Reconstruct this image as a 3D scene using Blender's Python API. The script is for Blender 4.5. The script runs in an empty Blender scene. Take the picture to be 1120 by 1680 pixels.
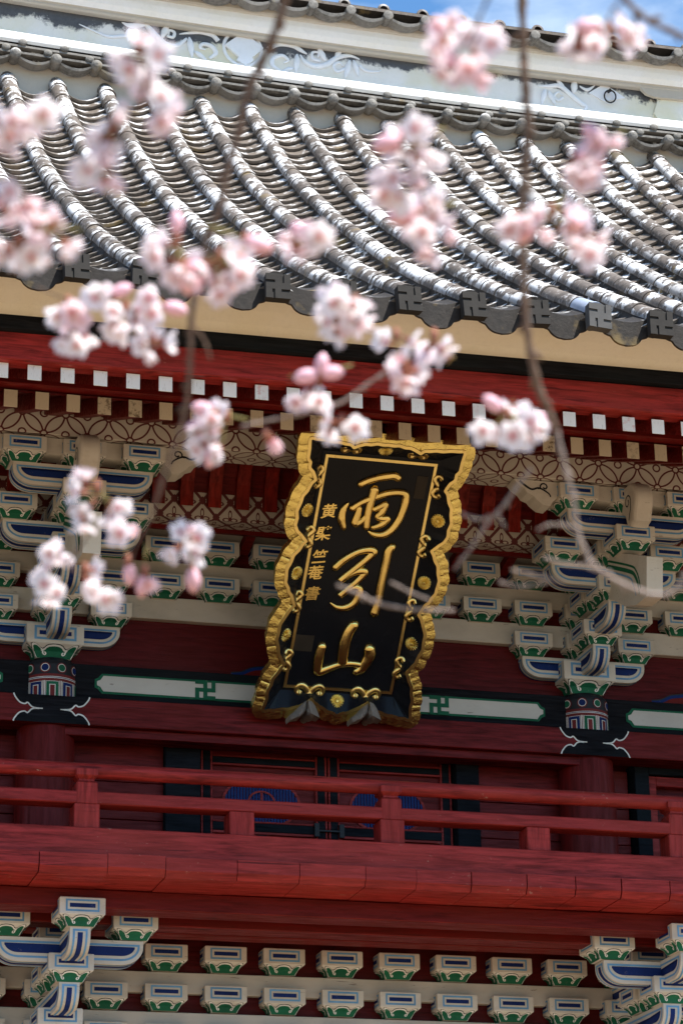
import bpy, bmesh, math, random
from mathutils import Vector, Matrix
R = math.radians
scene = bpy.context.scene
COL = scene.collection
random.seed(7)

# ---------------------------------------------------------------- camera
CP = (-4.649, -16.402, 1.6)
PITCH, YAW, ROLL = 0.3602, 0.2846, -0.0197
FPX = 4515.5
_cy, _sy, _cp, _sp, _cr, _sr = math.cos(YAW), math.sin(YAW), math.cos(PITCH), math.sin(PITCH), math.cos(ROLL), math.sin(ROLL)
_f = Vector((_sy*_cp, _cy*_cp, _sp)); _r = Vector((_cy, -_sy, 0)); _u = _r.cross(_f)
CR = _r*_cr + _u*_sr; CU = -_r*_sr + _u*_cr; CF = _f
cam = bpy.data.cameras.new('camera'); camo = bpy.data.objects.new('camera', cam); COL.objects.link(camo)
m = Matrix((CR, CU, -CF)).transposed().to_4x4(); m.translation = Vector(CP); camo.matrix_world = m
cam.sensor_fit = 'VERTICAL'; cam.sensor_height = 36; cam.sensor_width = 24
cam.lens = FPX*36/1680
cam.clip_start = .05; cam.clip_end = 2000
cam.dof.use_dof = True; cam.dof.focus_distance = 15.9; cam.dof.aperture_fstop = 11.8; cam.dof.aperture_blades = 9
scene.camera = camo

def ray(u, v):
    return CR*((u-560)/FPX) - CU*((v-840)/FPX) + CF
def at(u, v, y=None, d=None):
    r = ray(u, v)
    t = d if d is not None else (y-CP[1])/r.y
    return Vector(CP) + r*t

# ---------------------------------------------------------------- sky, sun, exposure
SUN = Vector((.36, -.43, 1)).normalized()
world = bpy.data.worlds.new('World'); scene.world = world; world.use_nodes = True
wn = world.node_tree; wn.nodes.clear()
sky = wn.nodes.new('ShaderNodeTexSky'); sky.sky_type = 'NISHITA'; sky.sun_disc = False
sky.sun_elevation = math.asin(SUN.z); sky.sun_rotation = math.atan2(SUN.x, SUN.y)
sky.altitude = 100; sky.air_density = 1.0; sky.dust_density = .6; sky.ozone_density = 1.6
bg = wn.nodes.new('ShaderNodeBackground'); bg.inputs[1].default_value = .10
wo = wn.nodes.new('ShaderNodeOutputWorld')
tc = wn.nodes.new('ShaderNodeTexCoord'); mp = wn.nodes.new('ShaderNodeMapping'); mp.inputs['Scale'].default_value = (1.6, 1.6, 4.5)
nz = wn.nodes.new('ShaderNodeTexNoise'); nz.inputs['Scale'].default_value = 3.2; nz.inputs['Detail'].default_value = 7; nz.inputs['Roughness'].default_value = .55
cr = wn.nodes.new('ShaderNodeValToRGB'); cr.color_ramp.elements[0].position = .50; cr.color_ramp.elements[1].position = .86
mx = wn.nodes.new('ShaderNodeMix'); mx.data_type = 'RGBA'; mx.inputs[7].default_value = (7.5, 8.2, 8.6, 1)
wn.links.new(tc.outputs['Generated'], mp.inputs[0]); wn.links.new(mp.outputs[0], nz.inputs['Vector'])
wn.links.new(nz.outputs['Fac'], cr.inputs[0]); wn.links.new(cr.outputs[0], mx.inputs[0])
tn = wn.nodes.new('ShaderNodeMix'); tn.data_type = 'RGBA'; tn.blend_type = 'MULTIPLY'; tn.inputs[0].default_value = 1; tn.inputs[7].default_value = (.64, .97, 1.16, 1)
wn.links.new(sky.outputs[0], tn.inputs[6]); wn.links.new(tn.outputs[2], mx.inputs[6]); wn.links.new(mx.outputs[2], bg.inputs[0]); wn.links.new(bg.outputs[0], wo.inputs[0])
sun = bpy.data.lights.new('sun', 'SUN'); sun.energy = 5.0; sun.angle = R(.55); sun.color = (1, .955, .89)
suno = bpy.data.objects.new('sun', sun); COL.objects.link(suno)
suno.rotation_euler = SUN.to_track_quat('Z', 'Y').to_euler()
scene.view_settings.view_transform = 'Standard'; scene.view_settings.look = 'None'
scene.view_settings.gamma = 1; scene.view_settings.use_curve_mapping = False
scene.view_settings.exposure = 1.08
scene.cycles.max_bounces = 8; scene.cycles.diffuse_bounces = 5; scene.cycles.use_denoising = True

# ---------------------------------------------------------------- materials
class NT:
    def __init__(s, name, rough=.6, metal=0., spec=.5):
        s.m = bpy.data.materials.new(name); s.m.use_nodes = True; s.t = s.m.node_tree; s.t.nodes.clear()
        s.b = s.t.nodes.new('ShaderNodeBsdfPrincipled'); o = s.t.nodes.new('ShaderNodeOutputMaterial')
        s.o = o
        s.t.links.new(s.b.outputs[0], o.inputs[0])
        s.b.inputs['Roughness'].default_value = rough; s.b.inputs['Metallic'].default_value = metal
        s.b.inputs['Specular IOR Level'].default_value = spec
        g = s.t.nodes.new('ShaderNodeNewGeometry'); s.pos = g.outputs['Position']
    def L(s, a, b): s.t.links.new(a, b)
    def _in(s, sock, v):
        if isinstance(v, (int, float)): sock.default_value = v
        elif isinstance(v, tuple): sock.default_value = v if len(v) != 3 or sock.type == 'VECTOR' else (*v, 1)
        else: s.L(v, sock)
    def M(s, op, a, b=None, c=None):
        n = s.t.nodes.new('ShaderNodeMath'); n.operation = op; s._in(n.inputs[0], a)
        if b is not None: s._in(n.inputs[1], b)
        if c is not None: s._in(n.inputs[2], c)
        return n.outputs[0]
    def xyz(s, v=None):
        n = s.t.nodes.new('ShaderNodeSeparateXYZ'); s.L(v or s.pos, n.inputs[0]); return n.outputs
    def scale(s, sc, v=None):
        n = s.t.nodes.new('ShaderNodeMapping'); s.L(v or s.pos, n.inputs[0]); n.inputs['Scale'].default_value = sc; return n.outputs[0]
    def noise(s, sc, detail=4, vec=None, rough=.55, stretch=None, dist=0):
        n = s.t.nodes.new('ShaderNodeTexNoise'); n.inputs['Scale'].default_value = sc; n.inputs['Detail'].default_value = detail
        n.inputs['Roughness'].default_value = rough; n.inputs['Distortion'].default_value = dist
        s.L(s.scale(stretch) if stretch else (vec or s.pos), n.inputs['Vector']); return n.outputs['Fac']
    def step(s, v, lo, hi):
        n = s.t.nodes.new('ShaderNodeMapRange'); s._in(n.inputs[0], v); n.inputs[1].default_value = lo; n.inputs[2].default_value = hi
        n.clamp = True; return n.outputs[0]
    def mix(s, f, a, b):
        n = s.t.nodes.new('ShaderNodeMix'); n.data_type = 'RGBA'; s._in(n.inputs[0], f); s._in(n.inputs[6], a); s._in(n.inputs[7], b); return n.outputs[2]
    def col(s, c): s._in(s.b.inputs['Base Color'], c)
    def rough(s, v): s._in(s.b.inputs['Roughness'], v)
    def bump(s, h, st=.3, d=.01):
        n = s.t.nodes.new('ShaderNodeBump'); n.inputs['Strength'].default_value = st; n.inputs['Distance'].default_value = d
        s.L(h, n.inputs['Height']); s.L(n.outputs[0], s.b.inputs['Normal'])

def mul(c, k): return tuple(x*k for x in c)

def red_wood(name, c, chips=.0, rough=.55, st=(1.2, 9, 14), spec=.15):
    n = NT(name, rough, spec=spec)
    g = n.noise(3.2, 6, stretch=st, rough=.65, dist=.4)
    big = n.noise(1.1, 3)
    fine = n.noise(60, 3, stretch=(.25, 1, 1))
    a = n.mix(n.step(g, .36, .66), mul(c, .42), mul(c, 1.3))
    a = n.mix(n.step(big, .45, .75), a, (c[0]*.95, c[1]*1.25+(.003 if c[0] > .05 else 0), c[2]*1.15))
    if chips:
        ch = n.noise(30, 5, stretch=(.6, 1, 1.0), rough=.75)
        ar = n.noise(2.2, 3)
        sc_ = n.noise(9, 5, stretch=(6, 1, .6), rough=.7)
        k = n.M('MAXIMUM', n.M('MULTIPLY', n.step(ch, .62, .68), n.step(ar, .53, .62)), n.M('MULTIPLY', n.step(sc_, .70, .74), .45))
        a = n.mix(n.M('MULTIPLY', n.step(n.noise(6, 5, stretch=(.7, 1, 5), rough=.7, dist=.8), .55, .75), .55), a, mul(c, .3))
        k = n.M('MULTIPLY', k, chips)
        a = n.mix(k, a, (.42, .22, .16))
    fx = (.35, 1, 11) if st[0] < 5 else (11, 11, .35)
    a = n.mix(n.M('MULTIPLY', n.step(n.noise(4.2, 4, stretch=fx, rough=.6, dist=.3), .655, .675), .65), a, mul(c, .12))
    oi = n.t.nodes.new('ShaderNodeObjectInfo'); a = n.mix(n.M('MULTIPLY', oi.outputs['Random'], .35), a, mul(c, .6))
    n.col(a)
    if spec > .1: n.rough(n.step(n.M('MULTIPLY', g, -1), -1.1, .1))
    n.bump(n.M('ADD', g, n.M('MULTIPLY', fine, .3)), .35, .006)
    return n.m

def painted(name, c, dirt=.35, dc=(.16, .13, .09), rough=.6, crack=False, sc=2.2):
    n = NT(name, rough)
    a = n.noise(sc, 5, stretch=(1, 1, 1.6)); b = n.noise(22, 4, stretch=(.3, 1, 1))
    k = n.M('MULTIPLY', n.step(a, .42, .8), dirt)
    o = n.mix(k, c, dc)
    o = n.mix(n.M('MULTIPLY', n.step(b, .5, .8), dirt*.45), o, mul(c, .6))
    if crack:
        cr_ = n.noise(9, 5, stretch=(1, 1, 7), rough=.6, dist=.5)
        o = n.mix(n.M('MULTIPLY', n.step(cr_, .66, .7), .6), o, (.12, .08, .06))
    n.col(o); n.bump(b, .18, .004); return n.m

def simple(name, c, rough=.6, metal=0., bump=0, bs=40, var=.25):
    n = NT(name, rough, metal, .3)
    a = n.noise(9, 4)
    n.col(n.mix(n.step(a, .3, .75), mul(c, 1-var), mul(c, 1+var*.6)))
    if bump: n.bump(n.noise(bs, 4), bump, .004)
    return n.m

M = {}
M['red'] = red_wood('red_lacquered_wood', (.15, .007, .006))
M['red_rail'] = red_wood('weathered_red_wood', (.32, .026, .022), chips=1., rough=.55)
M['red_rib'] = red_wood('red_rib_paint', (.24, .016, .009), st=(9, 9, 1.5))
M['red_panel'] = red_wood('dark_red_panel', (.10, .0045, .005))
M['cream'] = painted('cream_gofun_paint', (.66, .60, .50), .35)
M['beam'] = painted('aged_white_beam_paint', (.55, .50, .43), .5, crack=True)
M['cart'] = painted('cracked_white_board', (.56, .52, .46), .3, crack=True)
M['lblue'] = simple('light_blue_paint', (.13, .31, .52))
M['dblue'] = simple('ultramarine_paint', (.004, .019, .115))
M['green'] = simple('green_paint', (.008, .105, .052), bump=.1)
M['white'] = simple('white_line_paint', (.78, .76, .70))
M['black'] = simple('black_paint', (.012, .013, .017), .5)
M['blackwood'] = red_wood('charcoal_black_wood', (.015, .0155, .019), rough=.9, spec=.04)
M['red_v'] = red_wood('red_lacquered_column', (.16, .008, .007), st=(9, 9, 1.0))
M['rail_v'] = red_wood('weathered_red_post', (.32, .026, .021), chips=.7, st=(10, 10, 1.0))
M['darkred'] = simple('dark_red_paint', (.16, .012, .012))
M['motif'] = simple('maroon_line_paint', (.13, .014, .012))
M['iron'] = simple('black_iron', (.018, .014, .013), .5, bump=.3, bs=90)

def worn(name, c, amt=.6, rough=.65):
    n = NT(name, rough, spec=.2)
    a = n.noise(7, 5, rough=.7); b = n.noise(42, 5, rough=.75); oi = n.t.nodes.new('ShaderNodeObjectInfo')
    o = n.mix(n.step(a, .3, .75), mul(c, .7), mul(c, 1.2))
    k = n.M('MULTIPLY', n.step(b, .60, .68), n.M('MULTIPLY', n.step(a, .48, .60), amt))
    o = n.mix(k, o, (.40, .36, .29))
    o = n.mix(n.M('MULTIPLY', oi.outputs['Random'], .22), o, mul(c, 2.2))
    n.col(o); return n.m
M['lblue'] = worn('light_blue_paint', (.13, .30, .50), .5)
M['dblue'] = worn('ultramarine_paint', (.004, .019, .115), .35)
M['green'] = worn('green_paint', (.008, .105, .052), .4)
M['grille'] = simple('bright_blue_grille_paint', (.004, .032, .15))
def block_paint():
    n = NT('bracket_gofun_paint', .65, spec=.2); oi = n.t.nodes.new('ShaderNodeObjectInfo')
    a = n.noise(3.1, 5, rough=.65); b = n.noise(26, 5, stretch=(.35, 1, 1.2), rough=.7); c = n.noise(12, 6, stretch=(1, 1, 6), rough=.65, dist=.4)
    o = n.mix(n.M('MULTIPLY', n.step(a, .45, .75), .45), (.66, .62, .55), (.32, .26, .19))
    o = n.mix(n.M('MULTIPLY', n.step(b, .55, .75), .35), o, (.38, .32, .25))
    o = n.mix(n.M('MULTIPLY', n.step(c, .66, .69), .55), o, (.14, .10, .07))
    o = n.mix(n.M('MULTIPLY', oi.outputs['Random'], .25), o, (.42, .37, .29))
    n.col(o); n.bump(b, .25, .004); return n.m
M['cream'] = block_paint()

def rafter_end(name, c, stain, amt):
    n = NT(name, .7)
    a = n.noise(26, 5, stretch=(1, 1, 1), rough=.7); big = n.noise(1.9, 1)
    b = n.noise(70, 3, stretch=(1, 1, .25), rough=.8)
    oi = n.t.nodes.new('ShaderNodeObjectInfo'); rv = oi.outputs['Random']
    k = n.M('MULTIPLY', n.step(a, .50, .62), n.step(rv, .6, 1.0))
    o = n.mix(n.M('MULTIPLY', rv, .25), c, mul(c, .6))
    o = n.mix(n.M('MULTIPLY', k, amt), o, stain)
    o = n.mix(n.M('MULTIPLY', n.step(b, .58, .7), .35), o, (.25, .2, .17))
    n.col(o); return n.m
M['end_white'] = rafter_end('white_rafter_end', (.80, .78, .76), (.55, .12, .09), .5)
M['end_tan'] = rafter_end('tan_rafter_end', (.70, .62, .46), (.10, .06, .03), .9)

def shippo():
    n = NT('circle_pattern_paint', .6)
    X, Y, Z = n.xyz()
    P = .266
    u = n.M('DIVIDE', n.M('ADD', X, .04), P)
    v = n.M('DIVIDE', n.M('SUBTRACT', n.M('SUBTRACT', Z, 8.096), n.M('ADD', Y, 1.08)), P)
    def fold(a, o): return n.M('SUBTRACT', n.M('FRACT', n.M('ADD', a, o)), .5)
    def dist(ou, ov):
        a, b = fold(u, ou), fold(v, ov)
        return n.M('SQRT', n.M('ADD', n.M('MULTIPLY', a, a), n.M('MULTIPLY', b, b)))
    d1, d2, d3, d4 = dist(0, .5), dist(.5, 0), dist(.5, .5), dist(0, 0)
    w = .021
    big = n.M('MAXIMUM', n.M('LESS_THAN', n.M('ABSOLUTE', n.M('SUBTRACT', d1, .478)), w), n.M('LESS_THAN', n.M('ABSOLUTE', n.M('SUBTRACT', d2, .478)), w))
    node = n.M('MINIMUM', d3, d4); cen = n.M('MINIMUM', d1, d2)
    big = n.M('MULTIPLY', big, n.M('GREATER_THAN', node, .07))
    ring = n.M('MAXIMUM', n.M('LESS_THAN', n.M('ABSOLUTE', n.M('SUBTRACT', node, .078)), w), n.M('LESS_THAN', n.M('ABSOLUTE', n.M('SUBTRACT', cen, .085)), w*.95))
    k = n.M('MAXIMUM', big, ring)
    dirt = n.step(n.noise(3, 5), .4, .8)
    base = n.mix(n.M('MULTIPLY', dirt, .35), (.57, .52, .45), (.28, .23, .17))
    n.col(n.mix(k, base, (.11, .014, .012))); return n.m
M['shippo'] = shippo()

def lattice():
    n = NT('diamond_lattice_paint', .6)
    X, Y, Z = n.xyz()
    P = .182
    u = n.M('DIVIDE', X, P)
    v = n.M('DIVIDE', n.M('SUBTRACT', n.M('SUBTRACT', Z, n.M('MULTIPLY', Y, 1.3)), .02), .235)
    p, q = n.M('ADD', u, v), n.M('SUBTRACT', u, v)
    fp = n.M('SUBTRACT', n.M('FRACT', p), .5); fq = n.M('SUBTRACT', n.M('FRACT', q), .5)
    line = n.M('GREATER_THAN', n.M('MAXIMUM', n.M('ABSOLUTE', fp), n.M('ABSOLUTE', fq)), .43)
    node = n.M('GREATER_THAN', n.M('MINIMUM', n.M('ABSOLUTE', fp), n.M('ABSOLUTE', fq)), .36)
    # local coordinates in a cell: x=(fp+fq), z=(fp-fq)
    x = n.M('ADD', fp, fq); z = n.M('SUBTRACT', fp, fq)
    def ell(cx, cz, rx, rz, w):
        a = n.M('DIVIDE', n.M('SUBTRACT', x, cx), rx); b = n.M('DIVIDE', n.M('SUBTRACT', z, cz), rz)
        d = n.M('SQRT', n.M('ADD', n.M('MULTIPLY', a, a), n.M('MULTIPLY', b, b)))
        return n.M('LESS_THAN', n.M('ABSOLUTE', n.M('SUBTRACT', d, 1)), w)
    k = n.M('MAXIMUM', line, node)
    for e in ((0, .22, .11, .24, .28), (-.27, -.12, .22, .11, .28), (.27, -.12, .22, .11, .28)):
        k = n.M('MAXIMUM', k, ell(*e))
    n.col(n.mix(k, (.46, .41, .35), (.10, .010, .009))); return n.m
M['lattice'] = lattice()

def tile_mat(name, lich=.5, base=(.085, .070, .058), spots=True, lo=.50, hi=.56, top=True):
    n = NT(name, .8, spec=.22)
    a = n.noise(7.5, 6, stretch=(1.0, .8, .8), rough=.62, dist=.3)
    b = n.noise(31, 5, rough=.7)
    c = n.noise(3.0, 2)
    oi = n.t.nodes.new('ShaderNodeObjectInfo')
    base2 = n.mix(n.step(b, .35, .7), mul(base, .5), mul(base, 1.5))
    base2 = n.mix(n.M('MULTIPLY', oi.outputs['Random'], .5), base2, mul(base, 1.7))
    ocher = n.noise(5.5, 4)
    o = n.mix(n.M('MULTIPLY', n.step(ocher, .62, .74), .6), base2, (.23, .16, .06))
    f = n.M('ADD', n.M('MULTIPLY', a, .58), n.M('ADD', n.M('MULTIPLY', b, .20), n.M('MULTIPLY', n.noise(1.7, 3), .22)))
    k = n.step(f, lo, hi)
    k2 = n.M('MULTIPLY', k, n.M('ADD', n.M('MULTIPLY', n.M('GREATER_THAN', oi.outputs['Random'], .14), .5), .5))
    if top:      # lichen sits on the upward-facing side of the tiles
        g = n.t.nodes.new('ShaderNodeNewGeometry'); nn = n.xyz(g.outputs['Normal'])
        k2 = n.M('MULTIPLY', k2, n.step(nn[2], .05, .45))
    o = n.mix(n.M('MULTIPLY', k2, lich), o, n.mix(b, (.55, .54, .53), (.82, .81, .80)))
    n.col(o)
    n.rough(n.M('ADD', n.M('MULTIPLY', k2, .2), .66))
    n.bump(n.M('ADD', b, n.M('MULTIPLY', k2, .5)), .5, .006)
    return n.m
M['cover'] = tile_mat('lichened_grey_cover_tile', 1.0, base=(.115, .095, .080), lo=.49, hi=.53)
M['pan'] = tile_mat('brown_grey_pan_tile', 1., base=(.105, .085, .068), lo=.51, hi=.56)
M['edge'] = tile_mat('dark_smoked_tile', .4, base=(.022, .018, .015), lo=.55, hi=.60)
M['ridgetile'] = tile_mat('weathered_ridge_tile', .6, base=(.15, .14, .125), lo=.52, hi=.60)
M['newtile'] = simple('new_blue_grey_tile', (.30, .34, .42), .5, bump=.1)
M['newsmoke'] = simple('newer_grey_tile', (.07, .068, .066), .8, bump=.2)
M['mortar'] = tile_mat('dark_patchy_mortar', .8, base=(.025, .021, .018), lo=.56, hi=.6, top=False)  # near-black base with ochre and paler patches

def plaster(name, c, mold=0., z0=12.45, z1=12.66, yel=0.):
    n = NT(name, .85)
    a = n.noise(2.2, 6, rough=.6); b = n.noise(30, 5, rough=.7); c2 = n.noise(9, 6, rough=.75)
    o = n.mix(n.M('MULTIPLY', n.step(a, .45, .7), .35), c, (c[0]*.9, c[1]*.86, c[2]*.68))
    o = n.mix(n.M('MULTIPLY', n.step(b, .5, .75), .25), o, mul(c, .72))
    if yel: o = n.mix(n.M('MULTIPLY', n.step(n.noise(1.3, 5, rough=.6), .45, .62), yel), o, (.72, .67, .46))
    if mold:
        Z = n.xyz()[2]
        h = n.step(Z, z0, z1)
        f = n.M('ADD', n.M('MULTIPLY', h, .42), n.M('ADD', n.M('MULTIPLY', a, .65), n.M('MULTIPLY', c2, .42)))
        o = n.mix(n.M('MULTIPLY', n.step(f, .70, .77), mold), o, n.mix(b, (.02, .022, .03), (.10, .11, .13)))
    n.col(o); n.bump(n.M('ADD', b, c2), .3, .006); return n.m
M['plaster'] = plaster('white_lime_plaster', (.84, .84, .83))
M['panel'] = plaster('moldy_lime_plaster', (.80, .78, .74), .97, yel=.75)
M['relief'] = plaster('bluish_white_plaster', (.82, .84, .88))
M['tanplaster'] = plaster('cream_eave_plaster', (.74, .68, .56))
M['beige'] = plaster('beige_plaster', (.50, .45, .38))

def gold(name, c=(1.0, .66, .16), rough=.30, b=.6, sc=120):
    n = NT(name, rough, 1.0)
    a = n.noise(sc, 4, rough=.6); l = n.noise(9, 3)
    w_ = n.noise(26, 5, rough=.75)
    n.col(n.mix(n.M('MULTIPLY', n.step(w_, .58, .70), .55), n.mix(n.step(l, .35, .7), mul(c, .8), c), (.40, .20, .05))); n.bump(a, b, .006); return n.m
M['gold'] = gold('hammered_gold_leaf', (1., .80, .26), .27, .9, 70)
M['goldline'] = gold('smooth_gold_strip', (1., .78, .30), .32, .1)
M['goldchar'] = gold('gold_brushstroke', (1.0, .76, .26), .26, .08, 40)
def lacquer():
    n = NT('black_lacquer', .2, spec=.12); a = n.noise(5, 4)
    n.col(n.mix(a, (.006, .007, .010), (.013, .014, .018))); n.rough(n.M('ADD', n.M('MULTIPLY', a, .2), .16)); return n.m
M['lacquer'] = lacquer()
M['slip'] = simple('faded_paper_slip', (.030, .024, .018), .8, bump=.2)
M['greywood'] = simple('weathered_grey_wood', (.26, .22, .19), .8, bump=.4)

def petal_mat(name, c1, c2):
    n = NT(name, .6, spec=.2)
    g = n.noise(60, 2)
    tcn = n.t.nodes.new('ShaderNodeTexCoord'); o3 = n.xyz(tcn.outputs['Object'])
    colr = n.mix(g, c1, c2)
    colr = n.mix(n.step(o3[1], .0042, .0008), colr, (.84, .42, .46))
    colr = n.mix(n.M('MULTIPLY', n.step(o3[1], .0105, .0138), .35), colr, (.88, .60, .68))
    n.col(colr)
    tr = n.t.nodes.new('ShaderNodeBsdfTranslucent'); n.L(colr, tr.inputs[0])
    ms = n.t.nodes.new('ShaderNodeMixShader'); ms.inputs[0].default_value = .5
    n.L(n.b.outputs[0], ms.inputs[1]); n.L(tr.outputs[0], ms.inputs[2]); n.L(ms.outputs[0], n.o.inputs[0]); return n.m
M['petal'] = petal_mat('pale_pink_petal', (.95, .88, .90), (.94, .82, .85))
M['petal2'] = petal_mat('near_white_petal', (.96, .95, .95), (.94, .87, .89))
M['petal3'] = petal_mat('deeper_pink_petal', (.93, .78, .80), (.91, .68, .72))
M['calyx'] = simple('reddish_calyx', (.26, .09, .05))
M['stalk'] = simple('olive_flower_stalk', (.24, .20, .06))
M['stamen'] = simple('yellow_stamen', (.62, .42, .12))
M['bark'] = simple('cherry_bark', (.15, .095, .065), .8, bump=.5, bs=60)
M['barkpale'] = simple('pale_lit_bark', (.30, .235, .20), .8, bump=.5, bs=60)  # paler bark; light on the lower right branch put into the colour
def ground_mat():
    n = NT('pale_gravel', .9); a = n.noise(1.3, 5); b = n.noise(45, 3)
    n.col(n.mix(a, (.17, .115, .062), (.24, .165, .092))); n.bump(b, .6, .02); return n.m
M['ground'] = ground_mat()

# ---------------------------------------------------------------- mesh helpers
class MB:
    def __init__(s): s.v = []; s.f = []; s.m = []
    def face(s, pts, mi=0):
        i = len(s.v); s.v += [tuple(p) for p in pts]; s.f.append(tuple(range(i, i+len(pts)))); s.m.append(mi)
    def box(s, x0, x1, y0, y1, z0, z1, mi=0, c=0., lift=None):
        L = lift or (lambda x: 0)
        if c <= 0:
            i = len(s.v)
            s.v += [(x, y, z+L(x)) for x in (x0, x1) for y in (y0, y1) for z in (z0, z1)]
            for q in ((0, 1, 3, 2), (4, 6, 7, 5), (0, 4, 5, 1), (2, 3, 7, 6), (0, 2, 6, 4), (1, 5, 7, 3)):
                s.f.append(tuple(i+k for k in q)); s.m.append(mi)
            return
        i = len(s.v); idx = {}
        X, Y, Z = (x0, x1), (y0, y1), (z0, z1)
        for a in (0, 1):
            for b in (0, 1):
                for d in (0, 1):
                    sx, sy, sz = (c, -c)[a], (c, -c)[b], (c, -c)[d]
                    for k, (px, py, pz) in enumerate(((X[a], Y[b]+sy, Z[d]+sz), (X[a]+sx, Y[b], Z[d]+sz), (X[a]+sx, Y[b]+sy, Z[d]))):
                        idx[a, b, d, k] = len(s.v); s.v.append((px, py, pz+L(px)))
        def F(*q): s.f.append(q); s.m.append(mi)
        for a in (0, 1): F(idx[a, 0, 0, 0], idx[a, 0, 1, 0], idx[a, 1, 1, 0], idx[a, 1, 0, 0])
        for b in (0, 1): F(idx[0, b, 0, 1], idx[0, b, 1, 1], idx[1, b, 1, 1], idx[1, b, 0, 1])
        for d in (0, 1): F(idx[0, 0, d, 2], idx[0, 1, d, 2], idx[1, 1, d, 2], idx[1, 0, d, 2])
        for a in (0, 1):
            for b in (0, 1): F(idx[a, b, 0, 0], idx[a, b, 1, 0], idx[a, b, 1, 1], idx[a, b, 0, 1])
            for d in (0, 1): F(idx[a, 0, d, 0], idx[a, 1, d, 0], idx[a, 1, d, 2], idx[a, 0, d, 2])
        for b in (0, 1):
            for d in (0, 1): F(idx[0, b, d, 1], idx[1, b, d, 1], idx[1, b, d, 2], idx[0, b, d, 2])
        for a in (0, 1):
            for b in (0, 1):
                for d in (0, 1): F(idx[a, b, d, 0], idx[a, b, d, 1], idx[a, b, d, 2])
    def prism(s, out, n0, n1, mp, mi=0, ms=None, cap0=True):
        a = [mp(p, q, n0) for p, q in out]; b = [mp(p, q, n1) for p, q in out]
        i = len(s.v); s.v += [tuple(x) for x in a+b]; k = len(out)
        if cap0: s.f.append(tuple(range(i, i+k))); s.m.append(mi)
        s.f.append(tuple(range(i+2*k-1, i+k-1, -1))); s.m.append(mi)
        for j in range(k):
            s.f.append((i+j, i+(j+1) % k, i+k+(j+1) % k, i+k+j)); s.m.append(mi if ms is None else ms)
    def strip(s, A, B, mi=0, closed=False):
        i = len(s.v); s.v += [tuple(p) for p in A] + [tuple(p) for p in B]; k = len(A)
        for j in range(k if closed else k-1):
            j2 = (j+1) % k
            s.f.append((i+j, i+j2, i+k+j2, i+k+j)); s.m.append(mi)
    def ribbon(s, path, w, mp, n, mi=0, w1=None):
        P = [Vector((p[0], p[1])) for p in path]; A = []; B = []
        for j, p in enumerate(P):
            t = (P[min(j+1, len(P)-1)]-P[max(j-1, 0)]); t = t.normalized() if t.length > 1e-9 else Vector((1, 0))
            q = Vector((-t.y, t.x)); ww = w if w1 is None else w+(w1-w)*j/(len(P)-1)
            a = p+q*ww/2; b = p-q*ww/2; A.append(mp(a.x, a.y, n)); B.append(mp(b.x, b.y, n))
        s.strip(A, B, mi)
    def tube(s, P, rad, seg=8, mi=0, flat=None, caps=True):
        P = [Vector(p) for p in P]; n = len(P)
        if isinstance(rad, (int, float)): rad = [rad]*n
        prev = None; base = len(s.v)
        for j in range(n):
            t = (P[min(j+1, n-1)]-P[max(j-1, 0)]).normalized()
            if flat is not None: a = t.cross(flat).normalized(); b = flat
            else:
                ref = prev if prev is not None else (Vector((0, 0, 1)) if abs(t.z) < .9 else Vector((1, 0, 0)))
                a = (ref-t*ref.dot(t)).normalized(); prev = a; b = t.cross(a)
            for k in range(seg):
                an = 2*math.pi*k/seg
                s.v.append(tuple(P[j]+a*math.cos(an)*rad[j]+b*math.sin(an)*rad[j]*(.75 if flat is not None else 1)))
        for j in range(n-1):
            for k in range(seg):
                k2 = (k+1) % seg
                s.f.append((base+j*seg+k, base+j*seg+k2, base+(j+1)*seg+k2, base+(j+1)*seg+k)); s.m.append(mi)
        if caps:
            s.f.append(tuple(base+k for k in range(seg))); s.m.append(mi)
            s.f.append(tuple(base+(n-1)*seg+k for k in reversed(range(seg)))); s.m.append(mi)
    def mesh(s, name, mats, smooth=False, recalc=True):
        me = bpy.data.meshes.new(name); me.from_pydata(s.v, [], s.f)
        for mt in mats: me.materials.append(M[mt] if isinstance(mt, str) else mt)
        me.polygons.foreach_set('material_index', s.m)
        if recalc:
            b = bmesh.new(); b.from_mesh(me); bmesh.ops.recalc_face_normals(b, faces=b.faces); b.to_mesh(me); b.free()
        if smooth:
            me.polygons.foreach_set('use_smooth', [True]*len(me.polygons))
            if smooth != 'all':
                me.set_sharp_from_angle(angle=R(38))
        return me
    def build(s, name, mats, parent=None, smooth=False, **k):
        return obj(name, s.mesh(name, mats, smooth), parent, **k)

def obj(name, me, parent=None, loc=None, rz=None, label=None, cat=None, group=None, kind=None):
    o = bpy.data.objects.new(name, me); COL.objects.link(o)
    if parent: o.parent = parent
    if loc is not None: o.location = loc
    if rz is not None: o.rotation_euler = (0, 0, rz)
    if label: o['label'] = label
    if cat: o['category'] = cat
    if group: o['group'] = group
    if kind: o['kind'] = kind
    return o

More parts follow.
